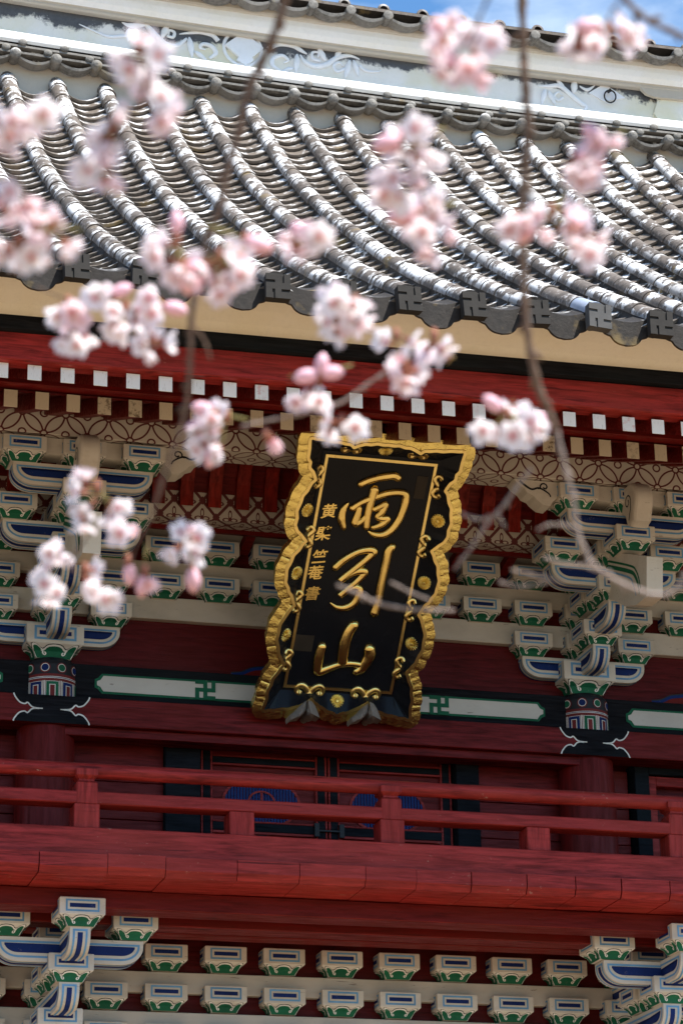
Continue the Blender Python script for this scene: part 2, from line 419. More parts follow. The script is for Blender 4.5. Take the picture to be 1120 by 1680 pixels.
def XZ(y): return lambda a, b, n: Vector((a, y-n, b))          # n grows towards the viewer
def smooth_path(P, n=8, closed=False):
    P = [Vector(p) for p in P]; out = []; N = len(P)
    for i in range(N if closed else N-1):
        g = lambda k: P[k % N] if closed else P[max(0, min(N-1, k))]
        p0, p1, p2, p3 = g(i-1), g(i), g(i+1), g(i+2)
        for j in range(n):
            t = j/n
            out.append(.5*((2*p1)+(p2-p0)*t+(2*p0-5*p1+4*p2-p3)*t*t+(3*p1-p0-3*p2+p3)*t**3))
    if not closed: out.append(P[-1])
    return out
def lerp_list(L, n):
    out = []
    for i in range(n):
        t = i/(n-1)*(len(L)-1); k = min(int(t), len(L)-2); out.append(L[k]+(L[k+1]-L[k])*(t-k))
    return out

XA, XB = -4.7, 5.9            # extent of the gate along x
HALF = 1.78
lift = lambda x: .008*x       # the eave line rises a little along its length
nolift = lambda x: 0.

# ---------------------------------------------------------------- setting
g = MB(); g.box(-400, 400, -400, 600, -.3, 0); g.build('ground', ['ground'], kind='structure', label='pale gravel ground in front of the gate')

gate = obj('temple_gate', None, label='two storey red temple gate with tiled roof and painted brackets', cat='temple gate')

# ================================================================= lower storey (mostly under the frame)
b = MB()
b.box(XA, XB, .05, 3.6, .3, 4.45, 0)
for x in (-1.78, 1.92, -4.4, 5.5): b.tube([(x, 0, .3), (x, 0, 4.2)], .2, 20, 0)
b.box(XA-.6, XB+.6, -1.2, 4.2, .0, .3, 1)
b.build('lower_wall', ['red', 'beige'], gate, True)

# ================================================================= walls
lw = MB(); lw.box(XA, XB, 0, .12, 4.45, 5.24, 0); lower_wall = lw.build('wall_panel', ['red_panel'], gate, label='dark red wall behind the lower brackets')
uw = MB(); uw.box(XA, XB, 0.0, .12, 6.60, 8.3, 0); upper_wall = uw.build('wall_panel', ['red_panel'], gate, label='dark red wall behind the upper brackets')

def beam(name, x0, x1, y0, y1, z0, z1, mat, parent, c=.004, lf=None, label=None):
    b = MB(); b.box(x0, x1, y0, y1, z0, z1, 0, c, lf); return b.build(name, [mat], parent, label=label)

# ---- bearing block with painted face and green cloud ornament
BM = ['cream', 'lblue', 'dblue', 'green', 'white', 'black']
ORN = [(-1, .90), (-.93, .97), (-.82, .95), (-.72, .84), (-.62, .70), (-.52, .64), (-.44, .70), (-.36, .82), (-.24, .90), (-.1, .93), (0, .94)]
ORN = ORN + [(-x, y) for x, y in ORN[-2::-1]]
def spiral(cx, cy, r, a0, turns, n, sx=1.):
    return [(cx+sx*r*(1-.75*i/n)*math.cos(a0+turns*2*math.pi*i/n), cy+r*(1-.75*i/n)*math.sin(a0+turns*2*math.pi*i/n)) for i in range(n+1)]
def block_mesh(w, hf, ht, wb, name='bearing_block'):
    b = MB(); H = hf+ht; c = .005
    # body
    rings = [(wb/2, 0), (wb/2+(w-wb)*.12, ht*.55), (w/2-.004, ht), (w/2, ht+c), (w/2, H-c), (w/2-c, H)]
    vs = []
    for r, z in rings: vs.append([(-r, -r, z), (r, -r, z), (r, r, z), (-r, r, z)])
    for i in range(len(rings)-1): b.strip(vs[i], vs[i+1], 0, True)
    b.face(vs[-1]); b.face(vs[0][::-1])
    for q in range(4):
        rot = Matrix.Rotation(q*math.pi/2, 3, 'Z')
        if q == 2: continue
        # painted rectangle on the upright face
        fm = lambda a, z, n: rot @ Vector((a, -w/2-n, z))
        x1, z0, z1 = w/2*.74, ht+hf*.17, H-hf*.13
        lw_ = .011*w/.26
        o1 = [(-x1, z0), (x1, z0), (x1, z1), (-x1, z1)]; i1 = [(-x1+lw_, z0+lw_), (x1-lw_, z0+lw_), (x1-lw_, z1-lw_), (-x1+lw_, z1-lw_)]
        b.strip([fm(*p, .0018) for p in o1], [fm(*p, .0018) for p in i1], 1, True)
        g_ = lw_*2.1
        b.face([fm(*p, .0018) for p in ((-x1+g_, z0+g_), (x1-g_, z0+g_), (x1-g_, z1-g_), (-x1+g_, z1-g_))], 2)
        # ornament on the cavetto under it
        def cm(s_, t, n):
            t = max(0, min(1, t))
            r = (wb/2+(w-wb)*.12*(t/.55)) if t < .55 else (wb/2+(w-wb)*.12+(w/2-.004-wb/2-(w-wb)*.12)*(t-.55)/.45)
            z = ht*t
            nn = Vector((0, -.85, -.5)).normalized()
            return rot @ (Vector((s_*(wb/2+(w/2*.84-wb/2)*t), -r, z)) + nn*n)
        # split rows so that the sheet follows the bend
        base = [(x*.86 if abs(x) < .99 else x, y) for x, y in ORN]
        def sheet(sc, dy, n, mi):
            top = [(x*sc, min(1, y+dy)) for x, y in ORN]
            mid = [(x*sc, min(y+dy, .55)) for x, y in ORN]
            bot = [(x*sc*.98, 0) for x, y in ORN]
            b.strip([cm(*p, n) for p in top], [cm(*p, n) for p in mid], mi); b.strip([cm(*p, n) for p in mid], [cm(*p, n) for p in bot], mi)
        sheet(1.03, .07, .0015, 5); sheet(1.0, .02, .003, 4); sheet(.95, -.09, .0045, 3)
        asp = (w/2)/(ht*1.15)
        for sgn in (-1, 1):
            sp = [(sgn*x, y) for x, y in [(-.60, .62)]+spiral(-.46, .40, .20, 2.5, .95, 9, 1/asp*1.0)]
            b.ribbon([(p[0]*1, p[1]) for p in sp], .075, lambda a, t, n: cm(a, t, n), .006, 4)
    return b.mesh(name, BM)
ME_BLOCK = block_mesh(.262, .100, .056, .158)
ME_BIG = block_mesh(.36, .130, .077, .225, 'bearing_block')

# ---- bracket arm with painted sides and curved ends
def arm_outline(u0, u1, h, d, e0, e1, r=.13):
    rz = h*.74; out = []
    rr = max(r-d, .01); rzz = max(rz-d, .01)
    N = 7
    if e1:
        out.append((u1-d, h-d))
        for i in range(N+1):
            a = i/N*math.pi/2; out.append((u1-r+rr*math.cos(a), rz-rzz*math.sin(a)))
    else: out += [(u1, h-d)]+[(u1, d)]*(N+1)
    if e0:
        for i in range(N+1):
            a = (N-i)/N*math.pi/2; out.append((u0+r-rr*math.cos(a), rz-rzz*math.sin(a)))
        out.append((u0+d, h-d))
    else: out += [(u0, d)]*(N+1)+[(u0, h-d)]
    return out
def arm_mesh(u0, u1, h, t, e0, e1, name='bracket_arm'):
    b = MB(); sm = lambda s_: (lambda a, z, n: Vector((a, s_*(t/2+n), z)))
    o0 = arm_outline(u0, u1, h, 0, e0, e1); b.prism(o0, -t/2, t/2, lambda a, z, n: Vector((a, n, z)), 0)
    for s_ in (-1, 1):
        f = sm(s_)
        A = [f(*p, .002) for p in arm_outline(u0, u1, h, .021, e0, e1)]; B = [f(*p, .002) for p in arm_outline(u0, u1, h, .033, e0, e1)]
        b.strip(A, B, 1, True)
        b.face([f(*p, .002) for p in arm_outline(u0, u1, h, .050, e0, e1)], 2)
    # painted strip that runs down the nose and along the underside
    o = arm_outline(u0, u1, h, 0, e0, e1); N = 7
    def under(path, lim):
        nrm = []
        for j, p in enumerate(path):
            a = Vector(path[min(j+1, len(path)-1)])-Vector(path[max(j-1, 0)]); a.normalize(); nrm.append(Vector((-a.y, a.x)))
        def row(y, j0=0): return [Vector((p[0]-q.x*-.0025*sgn, y, p[1]-q.y*-.0025*sgn)) for p, q in list(zip(path, nrm))[j0:]]
        e = t/2
        for y0, y1 in ((-.72*e, -.52*e), (.52*e, .72*e)): b.strip(row(y0, 2), row(y1, 2), 1)
        b.strip(row(-.72*e, 1)[:2], row(.72*e, 1)[:2], 1)
        b.strip(row(-.25*e, 3), row(.25*e, 3), 2)
    if e1:
        path = [(u1, h-.0), (u1, h*.90), (u1, h*.82), (u1, h*.77)]+o[1:N+2]
        if e0: path += [((u0+u1)/2, 0)]
        else: path += [(u0, 0)]
        sgn = 1; 
        nr = path; sgn = -1 if False else 1
        # normal must point outwards (to +u / -z)
        sgn = 1 if True else -1
        under(path, 0)
    if e0:
        path = [(u0, h), (u0, h*.90), (u0, h*.82), (u0, h*.77)]+[(u0+u1-p[0], p[1]) for p in o[1:N+2]]+[((u0+u1)/2, 0)]
        sgn = -1; under(path, 0)
    return b.mesh(name, ['cream', 'lblue', 'dblue'])
ME_SIDE = arm_mesh(-.43, .43, .14, .15, True, True)
ME_P = {}
def proj_arm(L, h=.145, t=.118):
    k = round(L, 2)
    if k not in ME_P: ME_P[k] = arm_mesh(0, L, h, t, False, True)
    return ME_P[k]

# ---- tail beam, carved nose
def tail_mesh():
    b = MB(); t = .108
    out = [(.25, 7.82), (1.375, 7.37), (1.335, 7.12), (1.16, 7.12), (.98, 7.17), (.80, 7.27), (.25, 7.48)]
    b.prism(out, -t/2, t/2, lambda a, z, n: Vector((n, -a, z)), 0)
    for s_ in (-1, 1):
        f = lambda a, z, n, s_=s_: Vector((s_*(t/2+n), -a, z))
        P1 = [(.30, 7.74), (1.04, 7.43), (1.20, 7.33), (1.25, 7.20)]; P2 = [(.30, 7.68), (1.02, 7.36), (1.13, 7.27), (1.17, 7.18)]
        P1, P2 = [[tuple(q[:2]) for q in smooth_path([(x, z, 0) for x, z in P], 5)] for P in (P1, P2)]
        b.ribbon(P1, .014, f, .002, 3); b.ribbon([(x-.02, z-.03) for x, z in P1], .026, f, .002, 3); b.ribbon(P2, .012, f, .002, 1)
    return b.mesh('tail_beam', BM)
def nose_mesh():
    b = MB(); t = .128
    P = [(.86, 7.94)]+[(1.16+.12*math.cos(a), 7.82+.115*math.sin(a)) for a in [R(90-20*i) for i in range(7)]]+[(1.235, 7.70), (1.225, 7.665), (1.18, 7.655), (1.165, 7.64), (1.12, 7.66), (1.10, 7.72), (1.06, 7.76), (.86, 7.78)]
    cen = Vector((1.10, 7.81)); q = lambda k: [tuple(cen+(Vector(p)-cen)*k) for p in P]
    lay_ = [(-t/2, .86), (-t/2*.93, .94), (-t/2*.72, 1.), (t/2*.72, 1.), (t/2*.93, .94), (t/2, .86)]
    for (n0, k0), (n1, k1) in zip(lay_[:-1], lay_[1:]): b.strip([Vector((n0, -a, z)) for a, z in q(k0)], [Vector((n1, -a, z)) for a, z in q(k1)], 0, True)
    for n0 in (-t/2, t/2): b.face([Vector((n0, -a, z)) for a, z in q(.86)])
    for s_ in (-1, 1):
        f = lambda a, z, n, s_=s_: Vector((s_*(t/2+n), -a, z))
        b.ribbon([(1.15, 7.69), (1.17, 7.73), (1.19, 7.76)]+spiral(1.145, 7.815, .052, -.5, 1.25, 16), .010, f, .002, 5)
    return b.mesh('carved_nose', BM, True)
ME_TAIL = tail_mesh(); ME_NOSE = nose_mesh()

def cap_ring(cx, par):
    b = MB(); r = .168; z0, z1 = 6.585, 6.85
    def cyl(a, z, n): return Vector((cx+(r+n)*math.sin(a), -(r+n)*math.cos(a), z))
    segs = [2*math.pi*i/40 for i in range(41)]
    prof = [(z0, -.0), (6.80, 0), (6.825, -.006), (z1, -.03)]
    for i in range(3):
        b.strip([cyl(a, prof[i][0], prof[i][1]) for a in segs], [cyl(a, prof[i+1][0], prof[i+1][1]) for a in segs], 5)
    def band(za, zb, n, mi, a0=-math.pi, a1=math.pi):
        k = max(2, int(abs(a1-a0)/.15)+1); S = [a0+(a1-a0)*i/(k-1) for i in range(k)]
        b.strip([cyl(a, za, n) for a in S], [cyl(a, zb, n) for a in S], mi)
    def disc(a, z, rr, n, mi):
        b.face([cyl(a+rr*math.cos(q*math.pi/8)/r, z+rr*math.sin(q*math.pi/8), n) for q in range(16)], mi)
    band(z0, 6.735, .001, 6)
    band(6.705, 6.7085, .0025, 4); band(6.7085, 6.7135, .0022, 2); band(6.7135, 6.717, .0025, 4)
    for k in range(10):
        a = R(16+36*k); c = (3, 2)[k % 2]
        disc(a, 6.775, .034, .0015, 6); disc(a, 6.775, .0265, .003, 4); disc(a, 6.775, .0225, .0045, c)
        a = R(-4+36*k); w = .038/r
        band(z0, 6.687, .0022, 4, a-w*1.08, a+w*1.08); band(z0, 6.684, .0035, c if k % 2 else 3, a-w, a+w)
        band(z0, 6.665, .005, 4, a-w*.5, a+w*.5); band(z0, 6.660, .0065, 6, a-w*.36, a+w*.36)
        band(z0, 6.69, .0022, 4, a+w*1.45, a+w*1.6); band(z0, 6.69, .0022, 4, a-w*1.6, a-w*1.45)
    return b.build('column_cap', BM+['darkred'], par, True)

def upper_cluster(cx):
    root = obj('bracket_set', ME_BIG, gate, loc=(cx, 0, 6.85))
    def add(name, me, x, y, z, rz=None): return obj(name, me, root, loc=(x-cx, y, z-6.85), rz=rz)
    cap = cap_ring(cx, root); cap.matrix_parent_inverse = Matrix.Translation((-cx, 0, -6.85))
    add('bracket_arm', ME_SIDE, cx, 0, 6.957)
    add('bracket_arm', proj_arm(.41), cx, 0, 6.957, -math.pi/2)
    add('bracket_arm', proj_arm(.72), cx, 0, 7.162, -math.pi/2)
    for s_ in (-1, 1): add('bearing_block', ME_BLOCK, cx+s_*.363, 0, 7.097)
    add('bearing_block', ME_BLOCK, cx, 0, 7.10); add('bearing_block', ME_BLOCK, cx, 0, 7.31); add('bearing_block', ME_BLOCK, cx, 0, 7.56)
    add('bearing_block', ME_BLOCK, cx, -.32, 7.10)
    add('bearing_block', ME_BLOCK, cx, -.32, 7.33); add('bearing_block', ME_BLOCK, cx, -.62, 7.305)
    add('bracket_arm', ME_SIDE, cx, -.62, 7.40)
    for s_ in (-1, 0, 1): add('bearing_block', ME_BLOCK, cx+s_*.363, -.64, 7.535)
    add('bearing_block', ME_BLOCK, cx, -.32, 7.56)
    add('tail_beam', ME_TAIL, cx, 0, 0)
    add('bearing_block', ME_BLOCK, cx, -.965, 7.53)
    add('bracket_arm', ME_SIDE, cx, -.96, 7.645)
    for s_ in (-1, 0, 1): add('bearing_block', ME_BLOCK, cx+s_*.367, -.96, 7.785)
    add('carved_nose', ME_NOSE, cx, 0, 0)
    # white bearer under the patterned purlin with carved ends
    b = MB()
    P = [(0, .105), (.79, .105), (.765, .075), (.72, .045), (.70, .015), (.66, .0), (.645, -.02), (.60, -.055), (.55, -.062), (.535, -.035), (.50, .0), (0, .0)]
    Q = P+[(-x, z) for x, z in P[-2:0:-1]]
    b.prism([(x, 7.85+z) for x, z in Q], -.07, .07, lambda a, z, n: Vector((cx+a, -.965+n, z)), 0)
    for s_ in (-1, 1):
        f = lambda a, z, n, s_=s_: Vector((cx+s_*a, -1.036-n, z))
        b.ribbon([tuple(p[:2]) for p in smooth_path([(.75, 7.945, 0), (.715, 7.915, 0), (.67, 7.892, 0), (.62, 7.905, 0), (.56, 7.875, 0), (.545, 7.85, 0)], 5)], .016, f, .002, 5, .008)
        b.ribbon([(.63, 7.90)]+spiral(.585, 7.915, .03, -.4, 1.0, 10), .010, f, .002, 5)
    o = b.build('purlin_bearer', BM, root); o.matrix_parent_inverse = Matrix.Translation((-cx, 0, -6.85))
    return root
for cx in (-HALF, HALF, -HALF-3.56, HALF+3.56): upper_cluster(cx)

# ---- wall beams and wall blocks
for z0, z1 in ((7.177, 7.327), (7.44, 7.567), (7.695, 7.80)):
    beam('wall_beam', XA, XB, -.06, 0, z0, z1, 'beam', upper_wall)
beam('wall_board', XA, XB, -.02, 0, 7.80, 8.2, 'beam', upper_wall, 0)
for T in (7.312, 7.562):
    x = -HALF-.356*8
    for k in range(30):
        x = -HALF+.356*(k-8)
        if min(abs(x-c) for c in (-HALF, HALF, -HALF-3.56, HALF+3.56)) < .1 or x > XB-.2: continue
        obj('bearing_block', ME_BLOCK, upper_wall, loc=(x, 0, T))

# ---- cove: lattice panel, rail, struts and curved ribs
b = MB()
prof = [(-.33, 7.722), (-.475, 7.722), (-.485, 7.80), (-.495, 7.90)]
for i in range(3): b.strip([(XA, *prof[i]), (XB, *prof[i])], [(XA, *prof[i+1]), (XB, *prof[i+1])], 0)
cove = b.build('lattice_ceiling', ['lattice'], gate, label='white ceiling panel with maroon diamond lattice and flower motifs')
b = MB(); pr = [(-.496, 7.895), (-.53, 8.0), (-.64, 8.13), (-.92, 8.23)]
for i in range(3): b.strip([(XA, pr[i][0], pr[i][1]), (XB, pr[i][0], pr[i][1])], [(XA, pr[i+1][0], pr[i+1][1]), (XB, pr[i+1][0], pr[i+1][1])], 0)
b.build('cove_board', ['red'], cove)
beam('cove_rail', XA, XB, -.335, -.30, 7.695, 7.735, 'red', cove)
b = MB(); cv = [(-.495, 7.795), (-.503, 7.86), (-.525, 7.95), (-.57, 8.04), (-.65, 8.12), (-.78, 8.18)]
ip = [(.045 if i else .0) for i in range(6)]
for s_ in (-.042, .042): pass
outer = [Vector((0, y-.045, z-.012)) for y, z in cv]; inner = [Vector((0, y+.01, z+.012)) for y, z in cv]
poly = outer+inner[::-1]
b.prism([(p.y, p.z) for p in poly], -.042, .042, lambda a, z, n: Vector((n, a, z)), 0)
ME_RIB = b.mesh('cove_rib', ['red_rib'])
k = 0; x = XA+.1
x = -2.12-.182*12
while x < XB-.1:
    obj('cove_rib', ME_RIB, cove, loc=(x, 0, 0)); x += .1822
b = MB(); b.prism([(-.05, 7.60), (-.05, 7.66), (-.315, 7.715), (-.315, 7.665)], -.03, .03, lambda a, z, n: Vector((n, a, z)), 0)
ME_STRUT = b.mesh('cove_strut', ['red'])
for k in range(26):
    obj('cove_strut', ME_STRUT, cove, loc=(-HALF-.356*7.5+.356*k, 0, .06))

# ---- head tie beam, cartouches, long red nageshi
tie = beam('tie_beam', XA, XB, -.085, 0, 6.60, 6.835, 'blackwood', gate, label='black tie beam with white cartouches')
def cartouche(x0, x1, par):
    def out(d):
        h0, h1 = 6.648+d, 6.778-d; a, c = x0+d, x1-d; q = .045-d*.3; zm = (h0+h1)/2
        L = [(a+q, h0), (a+.022, h0+.028), (a, h0+.038), (a, h1-.038), (a+.022, h1-.028), (a+q, h1)]
        Rr = [(c-(p[0]-a), p[1]) for p in L[::-1]]
        return L+Rr
    b = MB(); b.prism(out(0), 0, .006, XZ(-.084), 0); b.prism(out(.014), .006, .010, XZ(-.084), 1)
    return b.build('cartouche', ['green', 'cart'], par)
cartouche(-1.51, 1.485, tie); cartouche(2.055, 2.055+2.9, tie); cartouche(XA+.1, -2.09, tie)
MANJI = ["XXX.X", "..X.X", "XXXXX", "X.X..", "X.XXX"]
def manji(b, cx, cz, w, h, mp, n0, n1, mi, gr=.2):
    for r in range(5):
        c = 0
        while c < 5:
            if MANJI[r][c] == 'X':
                e = c
                while e < 5 and MANJI[r][e] == 'X': e += 1
                G = (0, gr, .5-gr/2, .5+gr/2, 1-gr, 1)
                x0, x1 = cx-w/2+w*G[c], cx-w/2+w*G[e]; z1 = cz+h/2-h*G[r]; z0 = cz+h/2-h*G[r+1]
                b.prism([(x0, z0), (x1, z0), (x1, z1), (x0, z1)], n0, n1, mp, mi); c = e
            else: c += 1
for x in (-.80, .755, 3.5, -3.6):
    b = MB()
    pts = MANJI
    w = .118
    manji(b, x, 6.713, w*1.12, .128, XZ(-.094), 0, .003, 0)
    b.build('manji_emblem', ['green'], tie, label='green Buddhist manji painted on the white board')
nag = beam('lintel_beam', XA, XB, -.20, -.0, 6.405, 6.583, 'red', gate, label='dark red lintel beam with black cloud ornaments over the columns')
CL = [(-.238, 6.583), (-.228, 6.56), (-.20, 6.527), (-.168, 6.517), (-.15, 6.526), (-.127, 6.503), (-.105, 6.495), (-.075, 6.492)]
def cloud_side():
    up = CL; dn = [(x, 2*6.493-z) for x, z in CL[::-1]]
    return up+dn[1:]
for cx in (-1.80, 1.78, -5.3, 5.3):
    b = MB(); L = cloud_side(); Rr = [(-x, z) for x, z in L[::-1]]
    out = [(cx+x, max(6.406, min(6.582, z))) for x, z in L+Rr]
    b.prism(out, 0, .003, XZ(-.20), 0)
    for s_ in (-1, 1):
        pth = [tuple(p[:2]) for p in smooth_path([(cx+s_*x, z, 0) for x, z in L], 4)]
        b.ribbon(pth, .009, XZ(-.20), .0045, 1)
        b.ribbon([(cx+s_*-.10, 6.4925), (cx+s_*-.055, 6.493)], .007, XZ(-.20), .005, 1)
    b.build('cloud_ornament', ['blackwood', 'white'], nag)
beam('lintel_strip', -1.74, 1.72, -.15, 0, 6.350, 6.405, 'red', nag)

# ---- columns, walls beside the doors, doors
for cx in (-1.80, 1.785, -5.3, 5.3):
    b = MB(); b.tube([(cx, 0, 5.15), (cx, 0, 6.1), (cx, 0, 6.405)], [.19, .187, .178], 36, 0); b.build('column', ['red_v'], gate, True)
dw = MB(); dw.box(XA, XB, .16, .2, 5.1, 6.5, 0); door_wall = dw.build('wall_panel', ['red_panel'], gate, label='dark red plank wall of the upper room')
for x0, x1 in ((-1.70, -1.03), (1.05, 1.70), (1.90, 2.11), (-2.35, -1.92)):
    zz = 5.24; random.seed(int(x0*10)+50)
    for h in (.205, .232, .215, .242, .26):
        beam('plank', x0, x1, .085+random.uniform(-.002, .002), .16, zz, zz+h-.004, 'red', door_wall, .003); zz += h
door_frame = beam('door_frame', -1.03, -.805, .02, .16, 5.24, 6.39, 'blackwood', gate, label='black jamb boards framing the double door')
beam('door_jamb', .895, 1.05, .02, .16, 5.24, 6.39, 'blackwood', door_frame)
beam('door_head', -.8, .89, .05, .16, 6.385, 6.405, 'red', door_frame)
def door(x0, x1):
    y = .10
    d = beam('door', x0, x1, y+.02, y+.05, 5.24, 6.385, 'red', gate, 0)
    def bx(n, a, c, z0, z1, mt, yy=y-.01, cc=.003): return beam(n, a, c, yy, y+.02, z0, z1, mt, d, cc)
    w = .075
    for a in (x0, x1-w):
        bx('door_stile', a+.014, a+w-.014, 5.24, 6.372, 'blackwood')
        bx('door_bead', a, a+.013, 5.24, 6.372, 'red_rail'); bx('door_bead', a+w-.013, a+w, 5.24, 6.372, 'red_rail')
    a, c = x0+w+.001, x1-w-.001
    bx('door_rail', a, c, 6.298, 6.338, 'blackwood'); bx('door_bead', a, c, 6.339, 6.350, 'red_rail'); bx('door_bead', a, c, 6.283, 6.297, 'red_rail')
    bx('door_rail', a, c, 5.858, 5.912, 'blackwood'); bx('door_bead', a, c, 5.913, 5.925, 'red_rail'); bx('door_bead', a, c, 5.840, 5.857, 'red_rail')
    xm = (a+c)/2-.02
    bx('door_rail', xm-.035, xm+.035, 5.26, 5.838, 'blackwood'); 
    for q in (xm-.047, xm+.036, a, c-.012): bx('door_bead', q, q+.011, 5.26, 5.838, 'red_rail')
    # oval blue fluted panel
    cx, cz, rx, rz = (a+c)/2-.015, 6.055, .24, .155
    b = MB(); N = 40
    el = lambda k, q: [(cx+rx*k*math.cos(2*math.pi*i/N), cz+rz*q*math.sin(2*math.pi*i/N)) for i in range(N)]
    f = XZ(y+.02)
    b.strip([f(*p, .010) for p in el(1.07, 1.1)], [f(*p, .010) for p in el(1, 1)], 1, True)
    b.strip([f(*p, 0) for p in el(1.07, 1.1)], [f(*p, .010) for p in el(1.07, 1.1)], 1, True)
    n = 24
    for i in range(n):
        xa = cx-rx+2*rx*(i+.08)/n; xb = cx-rx+2*rx*(i+.92)/n; xm_ = (xa+xb)/2
        hh = rz*math.sqrt(max(0, 1-((xm_-cx)/rx)**2))
        if hh < .02: continue
        b.prism([(xa, .0), (xa+.003, .006), (xm_, .009), (xb-.003, .006), (xb, 0)], cz-hh, cz+hh, lambda p, q, z: Vector((p, y+.018-q, z)), 0)
    f2 = XZ(y+.008)
    ring = lambda r: [(cx+r*math.cos(2*math.pi*i/28), cz+r*.82*math.sin(2*math.pi*i/28)) for i in range(28)]
    b.strip([f2(*p, .004) for p in ring(.092)], [f2(*p, .004) for p in ring(.078)], 1, True)
    b.box(cx-.008, cx+.008, y-.0, y+.006, cz-.08, cz+.06, 1); b.box(cx-.08, cx+.08, y-.0, y+.006, cz-.008, cz+.008, 1)
    b.build('oval_grille', ['grille', 'red_rail'], d)
    return d
d1 = door(-.785, .042); d2 = door(.052, .882)
b = MB(); b.box(-.03, .125, .065, .085, 5.875, 5.885, 0)
for x in (-.05, .115): b.box(x, x+.03, .06, .09, 5.84, 5.925, 0)
b.build('door_latch', ['iron'], d2)
# side bay window frames
for x0, x1 in ((2.13, 4.9), (-5.0, -2.27)):
    b = MB()
    b.box(x0, x0+.10, .0, .16, 5.24, 6.43, 0, .003); b.box(x1-.1, x1, .0, .16, 5.24, 6.43, 0, .003); b.box(x0+.101, x1-.101, .0, .16, 6.36, 6.43, 0, .003)
    b.box(x0+.102, x0+.16, .03, .16, 5.24, 6.355, 1, .004); b.box(x0+.16, x1-.104, .03, .16, 6.29, 6.355, 1, .004)
    b.box(x0+.161, x1-.104, .10, .16, 5.24, 6.288, 2)
    b.build('window_frame', ['blackwood', 'red_rail', 'red_panel'], gate)
# curved blue-edged fittings on the wall
for x in (-.48, 2.40):
    b = MB(); P = [tuple(p[:2]) for p in smooth_path([(x-.14, 6.842, 0), (x-.07, 6.852, 0), (x, 6.885, 0), (x+.09, 6.90, 0), (x+.2, 6.94, 0)], 5)]
    Q = [tuple(p[:2]) for p in smooth_path([(x-.14, 6.837, 0), (x-.04, 6.837, 0), (x+.2, 6.837, 0)], 10)]
    b.prism(P+[(x+.2, 6.838), (x-.06, 6.838)], 0, .05, XZ(0), 2)
    b.ribbon(P, .02, XZ(0), .052, 0); b.ribbon([(p[0], p[1]+.012) for p in P], .012, XZ(0), .051, 1)
    b.build('carved_strut', ['dblue', 'black', 'red'], gate)

# ================================================================= balcony
PJ = [-4.7, -4.3, -3.95, -3.55, -3.18, -2.82, -2.46, -2.09, -1.705, -1.375, -.961, -.596, -.204, .101, .432, .773, 1.073, 1.36, 1.667, 2.05, 2.4, 2.78, 3.15, 3.5, 3.9, 4.3, 4.7, 5.1, 5.5, 5.9]
balc = beam('balcony_beam', XA, XB, -1.50, -1.32, 5.262, 5.425, 'red_rail', gate, .006, label='weathered red base beam of the balcony')
random.seed(3)
for x0, x1 in zip(PJ[:-1], PJ[1:]):
    dy, dz = random.uniform(-.008, .006), random.uniform(-.003, .003)
    b = MB(); g_ = random.choice((.0015, .0025, .004))
    b.prism([(-1.56+dy, 5.26+dz), (-1.56+dy, 5.185+dz), (-1.535+dy, 5.145+dz), (.1, 5.145), (.1, 5.26)], x0+g_, x1-g_, lambda a, z, n: Vector((n, a, z)), 0)
    b.build('plank', ['red_rail'], balc)
b = MB(); b.tube([(XA, -1.4, 5.778), (XB, -1.4, 5.778)], .0445, 20, 0); b.build('handrail', ['red_rail'], balc, True)
beam('middle_rail', XA, XB, -1.465, -1.335, 5.570, 5.643, 'red_rail', balc, .006)
for k in range(-5, 7):
    x = .9*k-.01; even = k % 2 == 0
    b = MB(); b.box(x-.073, x+.073, -1.473, -1.327, 5.426, 5.569, 0, .005)
    if even:
        b.box(x-.061, x+.061, -1.468, -1.332, 5.567, 5.697, 0, .006)
        # waisted neck and cradle
        vs = []
        for r, z in ((.056, 5.697), (.044, 5.708), (.044, 5.716), (.060, 5.733), (.063, 5.737), (.063, 5.772), (.058, 5.776)):
            vs.append([(x-r, -1.4-r*1.12, z), (x+r, -1.4-r*1.12, z), (x+r, -1.4+r*1.12, z), (x-r, -1.4+r*1.12, z)])
        for i in range(len(vs)-1): b.strip(vs[i], vs[i+1], 0, True)
        b.face(vs[-1])
    b.build('baluster', ['rail_v'], balc)
beam('deck_beam', XA, XB, -1.19, -1.0, 5.035, 5.143, 'red', balc, .006)
beam('deck_beam', XA, XB, -.87, -.70, 5.015, 5.144, 'red', balc, .006)
beam('deck_beam', XA, XB, -.5, -.36, 5.05, 5.144, 'red', balc, .006)

